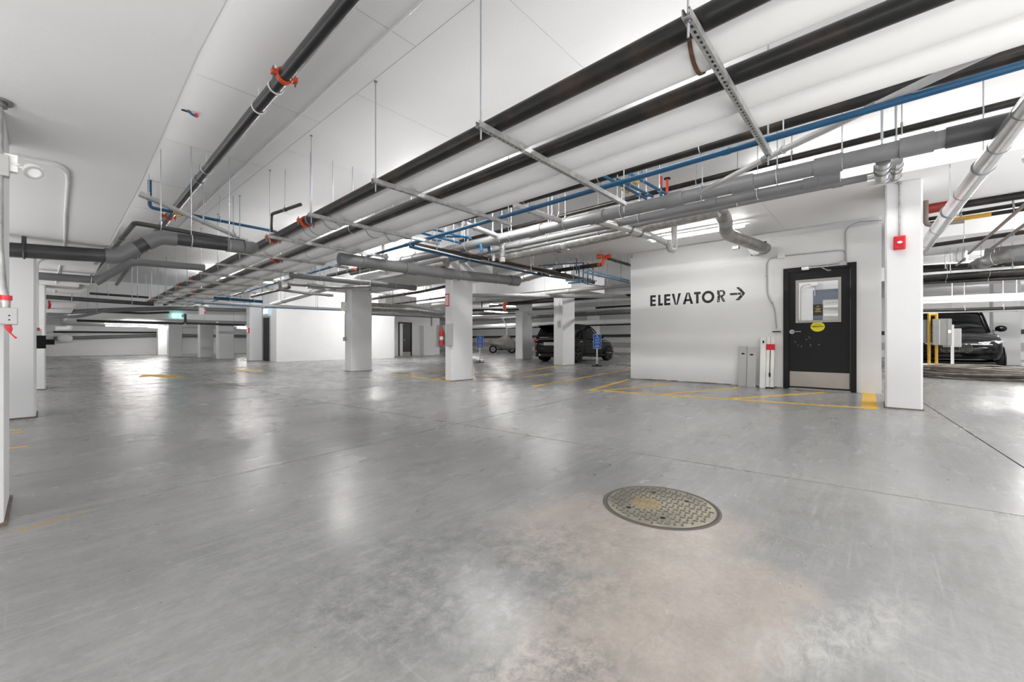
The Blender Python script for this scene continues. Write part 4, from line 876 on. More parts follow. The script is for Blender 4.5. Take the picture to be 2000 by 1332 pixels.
# fire alarm strobe on the column
a, b_ = XP(1745, 463, 7.62), XP(1769, 487, 7.62); cy, cz = (a.y+b_.y)/2, (a.z+b_.z)/2
t = thing('fire_alarm', 'red square fire alarm strobe on the column right of the elevator door', 'fire alarm', (7.62, cy, cz))
MB().box(7.555, 7.62, b_.y, a.y, b_.z, a.z).build('case', RED, t, smooth=False, bevel=.015)
MB().ring((7.552, cy, cz), (1, 0, 0), .032, .006, 20, 6).build('lens_ring', RED, t)
MB().ell((7.553, cy, cz), .012, .028, .018).build('strobe_lens', WHITEPL, t)
MB().tube([(7.60, cy, a.z-.005), (7.60, cy, HS)], .010, 10).build('conduit', GALV, t)
MB().tube([(7.60, cy, HS-.03), (7.60, cy, HS)], .02, 10).build('conduit_collar', GALV, t)
# slit of light between wall and column is left as the real gap
# things on the middle columns
t = thing('notice_plate', 'red and white vertical notice on the side of the middle column', 'notice', (6.19, 7.45, 1.9))
a, b_ = XP(869.8, 574, 6.195), XP(876.8, 598, 6.195)
MB().box(6.19, 6.199, b_.y, a.y, b_.z, a.z).build('plate', RED, t, smooth=False)
MB().box(6.187, 6.1895, b_.y+.018, a.y-.018, b_.z+.03, a.z-.03).build('white_field', WHITEPL, t, smooth=False)
for k in range(3):
    yy = b_.y+.018+(a.y-b_.y-.036)*(k+.5)/3; MB().box(6.186, 6.1868, yy-.004, yy+.004, b_.z+.05, a.z-.05).build('print_line', RED, t, smooth=False)
t = thing('breaker_box', 'grey breaker box low on the side of the red notice column', 'electrical panel', (6.16, 7.45, .85))
a, b_ = XP(870.5, 632, 6.12), XP(882, 676, 6.12)
MB().box(6.12, 6.2, b_.y+.03, a.y, b_.z, a.z).build('case', LTPVC, t, smooth=False, bevel=.008)
t = thing('extinguisher_cabinet', 'fire extinguisher in a dark cabinet behind the red notice column', 'fire extinguisher', (6.3, 7.7, .8))
MB().box(6.09, 6.5, 7.76, 7.82, .78, 1.30).box(6.25, 6.5, 7.585, 7.76, .78, 1.30).build('cabinet', GREYM, t, smooth=False)
MB().tube([(6.19, 7.69, .82), (6.19, 7.69, 1.12), (6.19, 7.69, 1.19), (6.19, 7.69, 1.22)], .045, 14, rs=[.045, .045, .025, .018]).build('cylinder', RED, t)
MB().tube([(6.19, 7.69, .95), (6.19, 7.69, 1.03)], .046, 14).build('cylinder_label', WHITEPL, t)
# conduit with switch on the second column
a = Z(680.5, 727, 0); t = thing('column_conduit', 'thin conduit and small box running down the left edge of the middle column', 'conduit', (6.17, 12.36, 0))
MB().tube(fillet([(6.175, 12.33, 2.5), (6.175, 12.30, 1.9), (6.175, 12.36, 1.7), (6.175, 12.36, 1.0)], .1), .012, 8).build('tube', LTPVC, t)
MB().box(6.13, 6.19, 12.30, 12.40, .93, 1.05).build('box', GALV, t, smooth=False)
a = XP(1094, 620, 13.15); t = thing('column_conduit', 'white conduit and outlet box on the column in front of the parked SUV', 'conduit', (13.13, 9.2, 1))
q = XP(1092, 634, 13.15); MB().tube(fillet([(13.15, q.y, 1.6), (13.15, q.y, 2.5), (13.15, q.y-.12, 2.72)], .1), .013, 8).build('tube', WCOND, t)
MB().box(13.1, 13.17, q.y-.05, q.y+.05, q.z-.1, q.z+.14).build('outlet_box', LTPVC, t, smooth=False)

# doors far off
def fardoor(nm, lab, x, y0, y1, h, ajar=False):
    t = thing(nm, lab, 'door', (x, y0, 0)); t['kind'] = 'structure'
    MB().box(x-.03, x, y0, y0+.07, 0, h).box(x-.03, x, y1-.07, y1, 0, h).box(x-.03, x, y0+.07, y1-.07, h-.07, h).build('door_frame', GALV if ajar else DOORM, t, smooth=False)
    MB().box(x-.015, x, y0+.07, y1-.07, 0, h-.07).build('door_leaf', BLACKPL, t, smooth=False); return t
fardoor('door_2', 'dark open doorway in the side of the middle room block', 7.05, 21.35, 22.35, 2.13, True)
t = thing('door_3', 'far black door with steel kick plate, standing slightly inside its frame', 'door', (15.9, 23.4, 0)); t['kind'] = 'structure'
a, b_ = YP(778, 629, 23.4), YP(804, 629, 23.4); dz = a.z
MB().box(a.x, a.x+.08, 23.36, 23.4, 0, dz).box(b_.x-.08, b_.x, 23.36, 23.4, 0, dz).box(a.x+.08, b_.x-.08, 23.36, 23.4, dz-.08, dz).build('door_frame', DOORM, t, smooth=False)
MB().box(a.x+.32, b_.x-.1, 23.37, 23.395, .25, dz-.1).build('door_leaf', mat('dark_leaf', (.045,.045,.047), .4), t, smooth=False)
MB().box(a.x+.32, b_.x-.1, 23.365, 23.39, .04, .25).build('kick_plate', STAIN, t, smooth=False)
MB().box(a.x+.4, a.x+.48, 23.34, 23.37, 1.0, 1.06).build('door_handle', CHROME, t, smooth=False)
MB().box(a.x+.08, a.x+.32, 23.38, 23.397, .02, dz-.08).build('lit_gap', WHITEPL, t, smooth=False)
t = thing('partition_box', 'pale box-like enclosure right of the far black door', 'enclosure', tuple(Z(822, 694, 0)))
MB().box(17.0, 17.93, 23.0, 23.39, 0, 2.0).build('case', WALLM, t, smooth=False)
# lit exit signs
a, b_ = YP(336.5, 612.5, 24.5), YP(358, 620.5, 24.5)
t = thing('exit_sign', 'wide lit green exit sign hung before the distant columns', 'exit sign', (a.x, 24.4, a.z))
MB().box(a.x, b_.x, 24.46, 24.56, b_.z, a.z).build('lit_panel', GREENLIT, t, smooth=False)
b = MB(); cx, cz = (a.x+b_.x)/2, (a.z+b_.z)/2
b.tube([(cx-.04, 24.455, cz+.055), (cx-.05, 24.455, cz+.075)], .02, 6).tube([(cx-.02, 24.455, cz+.04), (cx+.02, 24.455, cz-.02), (cx+.07, 24.455, cz-.08)], .012, 6).tube([(cx+.02, 24.455, cz-.02), (cx-.07, 24.455, cz-.07)], .012, 6)
b.box(cx+.12, cx+.24, 24.455, 24.458, cz-.08, cz+.08).build('running_figure', WHITEPL, t)
MB().tube([(cx, 24.5, a.z), (cx, 24.5, 1.97)], .01, 6).build('hanger_rod', RODM, t)
a = YP(515.5, 611, 20.9); t = thing('exit_sign', 'small lit exit sign above the dark open doorway', 'exit sign', tuple(a))
MB().tube([(6.89, 21.5, 2.45), (6.89, 21.5, HC)], .012, 8).build('hanger_rod', RODM, t)
MB().box(6.86, 6.92, 21.3, 21.75, 2.22, 2.45).build('lit_panel', mat('lit_panel_blue', (.45, .68, .82), .4, emit=.9), t, smooth=False)
t = thing('speaker_horn', 'white box speaker with a red lens hung over the lane', 'alarm horn', tuple(YP(393, 608, 19)))
a = YP(393, 608, 19); MB().box(a.x-.07, a.x+.07, 18.9, 19.05, a.z-.13, a.z+.13).build('case', WHITEPL, t, smooth=False); MB().ell((a.x+.1, 19, a.z), .05, .05, .07).build('red_lens', RED, t); MB().tube([(a.x, 18.97, a.z+.13), (a.x, 18.97, HC)], .012, 8).build('hanger_rod', RODM, t)
a = YP(478, 646, 22.35); t = thing('notice_plate', 'small red notice on the column beside the dark doorway', 'notice', tuple(a))
MB().box(6.44, 6.5, 22.42, 22.6, a.z-.1, a.z+.15).build('plate', RED, t, smooth=False)

# ------------------------------------------------------------------ left edge: steel conduit, emergency lamp, column fittings
py = 3.08
a = YP(9, 450, py); xc = a.x
t = thing('steel_conduit', 'flexible steel conduit with a grey box and red tag at the left picture edge', 'conduit', (xc, py, 1.0))
MB().tube([(xc, py, YP(9, 592, py).z), (xc-.012, py, YP(9, 560, py).z), (xc-.022, py, YP(9, 480, py).z), (xc-.022, py, HL)], .020, 14).build('tube', GALV, t)
zt = YP(9, 345, py).z; MB().box(xc-.07, xc+.015, py-.02, py+.03, zt, zt+.10).build('upper_box', LTPVC, t, smooth=False, bevel=.004)
MB().tube([(xc-.02, py, HL-.012), (xc-.02, py, HL)], .048, 16).tube([(xc-.02, py, HL-.03), (xc-.02, py, HL-.012)], .03, 16).build('ceiling_flange', BOLTM, t)
z0, z1 = YP(9, 634, py).z, YP(9, 601, py).z; MB().box(xc-.045, xc+.04, py-.03, py+.03, z0, z1).build('switch_box', LTPVC, t, smooth=False, bevel=.004)
MB().tube([(xc, py, z1), (xc, py, z1+.05)], .018, 12).build('connector', GALV, t)
MB().tube([(xc, py, z1+.035), (xc, py, z1+.058)], .024, 12).build('red_collar', RED, t)
MB().tube([(xc+.008, py, z0), (xc+.014, py, z0-.022), (xc+.018, py, z0-.04), (xc+.028, py, z0-.055), (xc+.035, py-.005, z0-.063)], .012, 8, rs=[.012, .011, .003, .003, .004]).build('red_tag', RED, t)
b = MB()
for zz in (z0+.022, z0+.042): b.tube([(xc+.015, py-.031, zz), (xc+.015, py-.029, zz)], .0035, 8)
b.build('screw', BLACKPL, t)
t = thing('emergency_lamp', 'white emergency lamp head and bracket near the left ceiling conduit', 'emergency lamp', tuple(YP(50, 330, py)))
pl = YP(64, 333, 3.1)
MB().tube([pl+Vector((-.01,.02,.02)), pl+Vector((0,0,0)), pl+Vector((.004,-.012,-.012))], .036, 20, rs=[.02, .036, .036]).build('lamp_head', WHITEPL, t)
MB().ring(pl+Vector((.004,-.012,-.013)), (.3,-.7,-.7), .03, .006, 20, 6).build('lens_ring', LTPVC, t)
br = YP(22, 322, 3.1); MB().box(br.x-.03, br.x+.02, 3.08, 3.12, br.z-.035, br.z+.045).tube([br, br.lerp(pl, .9)], .008, 8).build('bracket', WHITEPL, t, smooth=False)
MB().ell(YP(31, 321, 3.08), .012, .012, .008).build('button_lamp', WHITEPL, t)
pts = [Z(18, 304, 2.015), Z(60, 312, 2.015), Z(108, 322, 2.015), Z(130, 336, 2.015), Z(132, 352, 2.015), Z(127, 420, 2.015), Z(126, 476, 2.015)]
pts += [Vector((pts[-1].x, 9.5, 2.012)), Vector((pts[-1].x, 14, 2.012))]
b_ = pipe('conduit', 'white conduit curving over the low slab beside the emergency lamp', WCOND, [tuple(p) for p in pts], .009, bend=.1, seg=8, sleeves=[.055, .075], sl=1.5)
# conduit and black box on the first wide column
yc = 7.9; q = [XP(72, 642, -.05)]
t = thing('column_conduit', 'conduit bending down the first wide left column to a black box', 'conduit', (-.03, 8.0, 1))
xx = -.035; ys = lambda px: YP(px, 600, 8.15)
ax = YP(73, 600, 8.2).x
MB().tube(fillet([(YP(108, 503, 8.2).x, 8.2, YP(108, 503, 8.2).z), (ax, 8.2, YP(72, 508, 8.2).z), (ax, 8.2, YP(72, 645, 8.2).z)], .14), .012, 8).build('tube', WCOND, t)
c = YP(77.5, 668, 8.2); MB().box(c.x-.055, c.x+.055, 8.15, 8.25, c.z-.085, c.z+.085).build('black_box', BLACKPL, t, smooth=False)
c = YP(75, 651, 8.2); MB().box(c.x-.03, c.x+.03, 8.16, 8.24, c.z-.04, c.z+.06).build('white_tab', WHITEPL, t, smooth=False)
c = YP(75, 643, 8.15); MB().box(c.x-.012, c.x+.012, 8.14, 8.16, c.z-.02, c.z+.02).build('orange_tab', ORANGE, t, smooth=False)
c = YP(94, 595, 12.3); t = thing('fire_alarm', 'round red alarm disc on the second left column', 'fire alarm', tuple(c))
MB().box(.028, c.x, 12.2, 12.39, c.z-.09, c.z+.09).build('case', WHITEPL, t, smooth=False); MB().ell(c, .045, .06, .09).build('red_lens', RED, t)
c = YP(100, 668, 16.6); t = thing('outlet_box', 'small black box on the third left column', 'electrical box', tuple(c))
MB().box(.018, max(c.x, .03)+.06, 16.5, 16.65, c.z-.07, c.z+.07).build('case', BLACKPL, t, smooth=False)

# ------------------------------------------------------------------ manhole and floor details
mc = Z(1288.5, 987, 0); MR = .285
t = thing('manhole_cover', 'round iron manhole cover with raised studs in the concrete floor', 'manhole cover', (mc.x, mc.y, 0))
n = 64
circ = lambda r, z: [(mc.x+r*math.cos(2*PI*k/n), mc.y+r*math.sin(2*PI*k/n), z) for k in range(n)]
b = MB(); o, i_ = circ(MR+.022, .0012), circ(MR+.012, .0030); b.add(o+i_, [(k, (k+1)%n, n+(k+1)%n, n+k) for k in range(n)])
i2, i3 = circ(MR+.012, .0030), circ(MR+.005, .0010); b.add(i2+i3, [(k, (k+1)%n, n+(k+1)%n, n+k) for k in range(n)])
b.build('ring_frame', mat('dark_iron', (.10, .095, .08), .6), t)
b = MB(); b.add(circ(MR+.012, .0008), [tuple(range(n))]); b.build('gap_shadow', DARKGAP, t, smooth=False)
b = MB(); b.add(circ(MR-.003, .0018)+circ(MR-.006, .0040), [tuple(range(n, 2*n))]+[(k, (k+1)%n, n+(k+1)%n, n+k) for k in range(n)]); b.build('cover_plate', IRON, t)
b = MB(); by = MB(); st = .036; holes = [Z(1277, 963, 0), Z(1228, 992.5, 0), Z(1341, 980.5, 0), Z(1294.5, 1013, 0)]
for iy in range(-8, 9):
    for ix in range(-8, 9):
        x, y = ix*st+(st/2 if iy % 2 else 0), iy*st*.86
        if x*x+y*y > (MR-.022)**2: continue
        X_, Y_ = mc.x+x, mc.y+y
        if any((Vector((X_, Y_, 0))-h).length < .024 for h in holes): continue
        a = .25 if (ix+iy) % 2 else PI/2+.25
        M = Matrix.Translation((X_, Y_, .0055)) @ Matrix.Rotation(a, 4, 'Z')
        d2 = (X_-Z(1262, 985, 0).x)**2+(Y_-Z(1262, 985, 0).y)**2
        (by if d2 < .006 else b).obox(M, .024, .009, .004)
o = b.build('stud', mat('iron_studs', (.15, .145, .12), .5, .2, noise=.3, nscale=8), t, smooth=False); o['kind'] = 'stuff'
o = by.build('rusty_stud', IRONY, t, smooth=False); o['kind'] = 'stuff'; o['label'] = 'rust yellow raised studs'
for h in holes: MB().tube([(h.x, h.y, .0040), (h.x, h.y, .0046)], .0145, 14).build('lifting_hole', BLACKPL, t)
# small floor plugs and marks
for k, (px, py_, r, lab) in enumerate(((1162, 927, .012, 'small round plug in the floor left of the manhole'), (1191, 908, .006, 'tiny dark hole in the floor beyond the manhole'), (1292, 928, .007, 'small brass plug in the floor right behind the manhole'))):
    p = Z(px, py_, 0); o = MB().tube([(p.x, p.y, .0002), (p.x, p.y, .0015)], r, 14).build('floor_plug', BOLTM if k != 1 else BLACKPL); tag(o, lab, 'floor plug')
# painted markings
def stripe(b, a, c, wd, z=.0016):
    a, c = Vector((a.x, a.y, 0)), Vector((c.x, c.y, 0)); u = (c-a).normalized(); n_ = Vector((-u.y, u.x, 0))*wd/2
    return b.prism([((a+n_).x, (a+n_).y), ((a-n_).x, (a-n_).y), ((c-n_).x, (c-n_).y), ((c+n_).x, (c+n_).y)], .0002, z)
t = thing('no_parking_hatching', 'yellow hatched no-parking zone painted in front of the elevator wall', 'floor marking', tuple(Z(1430, 775, 0)))
A, B_, Cc = Z(1153, 762, 0), Z(1692, 797, 0), Z(1228, 741, 0)
for nm, a, c, wd in (('edge_line', A, B_, .10), ('edge_line', A, Cc, .10), ('hatch_line', Z(1172, 763.5, 0), Z(1320, 749, 0), .09), ('hatch_line', Z(1290, 770.5, 0), Z(1446, 757, 0), .09), ('hatch_line', Z(1422, 779, 0), Z(1612, 766.5, 0), .10)):
    stripe(MB(), a, c, wd).build(nm, YELLOW, t, smooth=False)
stripe(MB(), Z(1697, 768, 0), Z(1698, 799, 0), .17, .0020).build('end_bar', YELLOW, t, smooth=False)
def mark(lab, segs, wd=.1):
    t = thing('parking_line', lab, 'floor marking', tuple(segs[0][0])); 
    for a, c in segs: stripe(MB(), a, c, wd).build('line', YELLOW, t, smooth=False)
mark('long yellow bay line ending beside the elevator wall corner', [(Z(1041, 754.5, 0), Z(1228, 721.5, 0))])
mark('yellow line running from the red notice column toward the SUV', [(Z(915, 741, 0), Z(1115, 711.5, 0))])
mark('yellow angled lines left of the red notice column', [(Z(766, 731, 0), Z(880, 745, 0)), (Z(766, 731, 0), Z(925, 716, 0)), (Z(800, 735, 0), Z(930, 722, 0)), (Z(845, 740, 0), Z(950, 727, 0))], .09)
mark('faint yellow line behind the blue sign by the motorcycle', [(Z(920, 720, 0), Z(1040, 709, 0))], .09)
mark('yellow stub line at the left edge beside the first wide column', [(Z(-30, 881, 0), Z(55, 871.5, 0))], .05)
mark('yellow painted number strokes before the first wide left column', [(Z(-20, 844.5, 0), Z(48, 839.5, 0)), (Z(-10, 849.5, 0), Z(46, 844, 0))], .035)
mark('yellow rounded stroke end at the left picture edge', [(Z(-20, 922, 0), Z(14, 918, 0))], .035)
mark('small yellow dash behind the first wide left column', [(Z(70, 782, 0), Z(86, 780.5, 0))], .05)
def arrow(lab, px, py_, ln, wd, ang):
    p = Z(px, py_, 0); M = Matrix.Translation((p.x, p.y, 0)) @ Matrix.Rotation(ang, 4, 'Z')
    t = thing('floor_arrow', lab, 'floor marking', (p.x, p.y, 0))
    MB().prism([(-ln/2, -wd*.18), (0, -wd*.18), (0, wd*.18), (-ln/2, wd*.18)], .0002, .0016).xf(M).build('shaft', YELLOW, t, smooth=False)
    MB().prism([(0, -wd/2), (ln/2, 0), (0, wd/2)], .0002, .0016).xf(M).build('arrow_head', YELLOW, t, smooth=False)
arrow('yellow floor arrow, left of the two in the driving lane', 312, 734.5, 2.2, .9, PI/2+.2)
arrow('yellow floor arrow, right of the two in the driving lane', 484, 724.5, 1.6, .9, -PI/2+.3)
arrow('small yellow arrow between the two bay lines', 1056, 732.5, 1.6, .35, .15)
# ------------------------------------------------------------------ accessible parking signs
def pole_sign(lab, x, y, sc_=1.0):
    t = thing('parking_sign', lab, 'sign', (x, y, 0)); ang = math.atan2(-y, -x)+.28     # faces the lane
    M = Matrix.Translation((x, y, 0)) @ Matrix.Rotation(ang, 4, 'Z')
    MB().prism([(.17*math.cos(2*PI*k/20), .20*math.sin(2*PI*k/20)) for k in range(20)], 0, .03).xf(M).build('base', BLACKPL, t, smooth=False)
    MB().tube([(0,0,.03), (0,0,.09)], .035, 10).xf(M).build('socket', BLACKPL, t)
    MB().tube([(0,0,.05), (0,0,1.22)], .024, 12).xf(M).build('post', WHITEPL, t)
    r, W_, z0, z1 = .035, .155, .655, 1.185; o = []
    for cx, cz, a0 in ((W_-r, z1-r, 0), (-W_+r, z1-r, PI/2), (-W_+r, z0+r, PI), (W_-r, z0+r, 1.5*PI)):
        o += [(.028, cx+r*math.cos(a0+k*PI/8), cz+r*math.sin(a0+k*PI/8)) for k in range(5)]
    pn = MB().extr(o, (.004, 0, 0)).xf(M).build('panel', WHITEPL, t, smooth=False)
    o2 = [(.0325, p[1]*.94, (p[2]-.92)*.965+.92) for p in o]
    MB().extr(o2, (.0012, 0, 0)).xf(M).build('blue_face', SIGNB, t, smooth=False)
    X_ = .0345; b = MB(); zz = 1.06
    b.tube([(X_, -.01, zz+.085), (X_, -.01, zz+.066)], .017, 8)                       # head of the wheelchair symbol
    b.tube([(X_, -.01, zz+.06), (X_, -.005, zz+.0), (X_, .045, zz+.0), (X_, .065, zz-.055), (X_, .085, zz-.05)], .009, 6)
    b.tube([(X_, -.008, zz+.035), (X_, .035, zz+.035)], .007, 6)
    b.tube([(X_, -.012+.055*math.cos(a), zz-.035+.055*math.sin(a)) for a in [PI*.62+k*.35 for k in range(13)]], .007, 6)
    b.xf(M).build('wheelchair_symbol', WHITEPL, t)
    b = MB(); b.box(X_-.001, X_, -W_*.92, W_*.92, .945, .951)
    for z_, w_, h in ((.90, .085, .016), (.86, .105, .016), (.78, .075, .022), (.735, .09, .022), (.70, .10, .008)):
        x = -w_
        while x < w_-.012: b.box(X_-.001, X_, x, x+.012, z_-h/2, z_+h/2); x += .019
    b.xf(M).build('lettering_line', WHITEPL, t, smooth=False)
pole_sign('blue accessible parking sign on a white post in front of the SUV', 13.58, 7.82)
pole_sign('smaller-looking blue accessible parking sign beside the covered motorcycle', 12.71, 13.14)

# ------------------------------------------------------------------ cars
def loft(rings, close=True):
    b = MB(); n = len(rings[0]); vs = [v for r in rings for v in r]
    fs = [(i*n+k, i*n+(k+1)%n, (i+1)*n+(k+1)%n, (i+1)*n+k) for i in range(len(rings)-1) for k in range(n)]
    fs += [tuple(range(n-1, -1, -1)), tuple(range((len(rings)-1)*n, len(rings)*n))]
    return b.add(vs, fs)
def car(lab, M, L=4.55, W=1.86, H=1.68, wb=2.75, paint=CARB2, kind='rear'):
    """x forward from the rear axle, y left, z up"""
    t = thing('car', lab, 'car', tuple(M @ Vector((0, 0, 0)))); h = W/2; k_ = H/1.68; ro = .86
    def ring(x, zl, zb, hw, cr, tuck=.80):
        half = [(hw*tuck, zl), (hw*.955, zl+.07), (hw*.99, zl+.20), (hw, (zl+zb)/2+.02), (hw*.975, zb-.14), (hw*.93, zb-.03), (hw*.84, zb+cr*.3), (hw*.45, zb+cr*.85), (0, zb+cr)]
        half = [(y, z*k_) for y, z in half]
        return [(x, y, z) for y, z in half]+[(x, -y, z) for y, z in half[-2::-1]]
    F_ = wb+.93
    st = [(-ro, .52, .78, h*.80, .01), (-ro+.03, .36, .86, h*.88, .02), (-ro+.14, .26, 1.02, h*.955, .03), (-.5, .24, 1.08, h*.985, .03), (0, .23, 1.10, h, .03), (.8, .22, 1.06, h*.985, .03),
          (1.6, .22, 1.03, h*.98, .03), (wb-.75, .22, 1.01, h*.985, .05), (wb-.35, .23, .99, h, .07), (wb+.1, .24, .96, h*.995, .07), (wb+.45, .24, .90, h*.96, .065), (wb+.68, .25, .83, h*.90, .05), (F_-.10, .28, .74, h*.83, .03), (F_, .36, .62, h*.74, .01)]
    body = loft([ring(*s) for s in st]).xf(M).build('body', paint, t)
    sd = body.modifiers.new('round', 'SUBSURF'); sd.levels = 1; sd.render_levels = 2
    for p in body.data.polygons: p.use_smooth = True
    # glasshouse
    def gr(x, zb, zt, hb, ht):
        v = [(hb, zb), (hb*.985, zb+.03), ((hb+ht)/2+.015, (zb+zt)/2), (ht+.01, zt-.06), (ht*.93, zt-.01), (ht*.5, zt+.012), (0, zt+.018)]
        v = [(y, z*k_) for y, z in v]; return [(x, y, z) for y, z in v]+[(x, -y, z) for y, z in v[-2::-1]]
    gs = [(-ro+.12, 1.0, 1.10, h*.84, h*.80), (-ro+.24, 1.0, 1.34, h*.87, h*.72), (-ro+.40, 1.0, 1.56, h*.89, h*.70), (-.30, 1.0, 1.635, h*.91, h*.715), (.5, 1.0, 1.665, h*.92, h*.73), (1.05, 1.0, 1.655, h*.92, h*.725),
          (1.45, 1.0, 1.58, h*.915, h*.70), (1.80, .99, 1.40, h*.90, h*.72), (2.12, .98, 1.18, h*.88, h*.76), (2.35, .96, 1.03, h*.84, h*.78)]
    MB_ = loft([gr(*s) for s in gs]); MB_.xf(M).build('glasshouse', CGLASS, t)
    # roof skin, pillars
    def top(x, zt, ht): 
        v = [(ht+.022, zt-.075), (ht+.015, zt-.045), (ht*.95, zt+.006), (ht*.5, zt+.026), (0, zt+.032)]; v = [(y, z*k_) for y, z in v]
        lo = [(y*.97, z-.02) for y, z in v]
        return [(x, y, z) for y, z in v]+[(x, -y, z) for y, z in v[-2::-1]]+[(x, -y, z) for y, z in lo]+[(x, y, z) for y, z in lo[-2::-1]]
    rs = [(-ro+.17, 1.575, h*.70), (-ro+.36, 1.60, h*.715), (-.30, 1.635, h*.715), (.5, 1.665, h*.73), (1.05, 1.655, h*.725), (1.45, 1.58, h*.70)]
    loft([top(*s) for s in rs]).xf(M).build('roof', paint, t)
    for s in (1, -1):
        for nm, pts in (('pillar', [(-ro+.15, h*.85*s, 1.05), (-ro+.42, h*.72*s, 1.56)]), ('pillar', [(.55, h*.925*s, 1.05), (.52, h*.745*s, 1.60)]), ('pillar', [(-.22, h*.915*s, 1.05), (-.30, h*.735*s, 1.58)]), ('pillar', [(1.38, h*.72*s, 1.60), (1.82, h*.745*s, 1.40), (2.30, h*.80*s, 1.05)])):
            MB().tube([(x, y, z*k_) for x, y, z in pts], .032, 8).xf(M).build(nm, paint if nm == 'pillar' else CARB, t)
        MB().tube([(x, h*f*s, z*k_) for x, f, z in ((-.55, .94, 1.07), (.5, .945, 1.055), (1.5, .945, 1.03), (2.1, .93, 1.01))], .012, 6).xf(M).build('window_trim', paint, t)
        # mirrors
        mx = MB().ell((1.92, (h+.08)*s, 1.12*k_), .085, .13, .10).box(1.86, 1.96, (h-.02)*s, (h+.16)*s, 1.06*k_, 1.17*k_).box(1.90, 1.97, h*.9*s, (h+.06)*s, 1.05*k_, 1.08*k_).xf(M).build('mirror', CARB, t)
        # door seams
        for x, za, zb in ((.62, .34, 1.03), (1.62, .32, 1.0), (-.02, .62, 1.06)):
            MB().tube([(x+.01, h*.965*s, za*k_), (x, h*1.002*s, .62*k_), (x, h*.972*s, (zb-.06)*k_)], .007, 5).xf(M).build('door_seam', BLACKPL, t)
        for x in (.28, 1.30): MB().box(x-.1, x+.1, h*.98*s, (h*.98+.03)*s, .885*k_, .91*k_).xf(M).build('door_handle', CHROME if kind == 'rear' else CARB, t, smooth=False)
        MB().box(.45, wb-.45, h*.93*s, h*1.0*s, .24*k_, .33*k_).xf(M).build('sill', BLACKPL, t, smooth=False)
    # wheels
    R_w = .355
    for x in (0, wb):
        for s in (1, -1):
            y = (h-.11)*s
            n = 28
            MB().extr([(x+(R_w+.055)*math.cos(2*PI*k/n), h*1.0*s-.004*s, R_w+(R_w+.055)*math.sin(2*PI*k/n)) for k in range(n) if math.sin(2*PI*k/n) > -.75], (0, .012*s, 0)).xf(M).build('wheel_arch', BLACKPL, t, smooth=False)
            w_ = thing('wheel_group', '', '', (0,0,0)) if False else None
            b = MB().tube([(x, y-.11, R_w), (x, y-.08, R_w), (x, y+.10, R_w), (x, y+.135 if s > 0 else y+.11, R_w)] if s > 0 else [(x, y+.11, R_w), (x, y+.08, R_w), (x, y-.10, R_w), (x, y-.135, R_w)], R_w, 30, rs=[R_w*.93, R_w, R_w, R_w*.92])
            ty = b.xf(M).build('tyre', TYRE, t)
            yo = y+.137*s
            b = MB().ring((x, yo, R_w), (0, 1, 0), R_w*.70, .016, 30, 6)
            for k in range(5):
                a = 2*PI*k/5+.3
                for da in (-.16, .16):
                    b.tube([(x+.05*math.cos(a), yo, R_w+.05*math.sin(a)), (x+R_w*.70*math.cos(a+da), yo, R_w+R_w*.70*math.sin(a+da))], .016, 6)
            b.tube([(x, yo-.01*s, R_w), (x, yo+.012*s, R_w)], .055, 14); b.xf(M).build('rim', RIMM, ty)
            MB().tube([(x, yo-.03*s, R_w), (x, yo-.024*s, R_w)], R_w*.68, 24).xf(M).build('brake_disc', BLACKPL, ty)
    # rear end
    xr = -ro
    MB().box(xr-.04, xr+.14, -h*.60, h*.60, 1.565*k_, 1.60*k_).xf(M).build('spoiler', CARB, t, smooth=False, bevel=.01)
    for s in (1, -1):
        MB().ell((xr+.10, h*.84*s, .93*k_), .10, .15, .075).xf(M).build('tail_lamp', TAIL, t)
        MB().box(xr+.0, xr+.06, h*.70*s, h*.86*s, .47*k_, .51*k_).xf(M).build('reflector', mat('amber_reflector', (.45, .16, .03), .3), t, smooth=False)
        MB().tube([(xr-.02, h*.52*s, .33), (xr+.10, h*.52*s, .33)], .045, 12).xf(M).build('tailpipe', CHROME, t)
    MB().box(xr-.015, xr+.05, -.27, .27, .74*k_, .87*k_).xf(M).build('licence_plate', mat('plate_grey', (.55, .54, .52), .4), t, smooth=False)
    b = MB()
    for i in range(7): b.box(xr-.018, xr-.0152, -.21+i*.062, -.175+i*.062, .77*k_, .84*k_)
    b.xf(M).build('plate_mark', GREYM, t, smooth=False)
    MB().tube([(xr+.04, -h*.72, .99*k_), (xr+.01, 0, 1.0*k_), (xr+.04, h*.72, .99*k_)], .012, 8).xf(M).build('hatch_trim', CHROME if kind == 'rear' else CARB, t)
    MB().box(xr-.01, xr+.25, -h*.80, h*.80, .24*k_, .38*k_).xf(M).build('rear_bumper', BLACKPL, t, smooth=False, bevel=.03)
    # front end
    for s in (1, -1):
        pts = [(F_-.07, h*.44*s, .70*k_), (F_-.13, h*.60*s, .715*k_), (F_-.24, h*.78*s, .74*k_), (F_-.42, h*.93*s, .77*k_)]
        MB().tube([Vector(p) for p in pts], .05, 12, rs=[.025, .052, .068, .03]).xf(M).build('headlamp', HEADL, t)
        for q_ in (1, 2): MB().ell((pts[q_][0]+.035, pts[q_][1], pts[q_][2]), .03, .045, .036).xf(M).build('lamp_lens', CHROME, t)
        MB().tube([(F_-.03, h*.44*s, .745*k_), (F_-.09, h*.62*s, .765*k_), (F_-.22, h*.80*s, .80*k_)], .009, 6).xf(M).build('lamp_strip', CHROME, t)
        MB().ell((F_-.20, h*.70*s, .42*k_), .10, .17, .10).xf(M).build('air_intake', BLACKPL, t)
        g_ = MB()
        for i in range(8): g_.box(F_-.06, F_-.0, (.06+.034*i)*s, (.075+.034*i)*s, .52*k_, .70*k_)
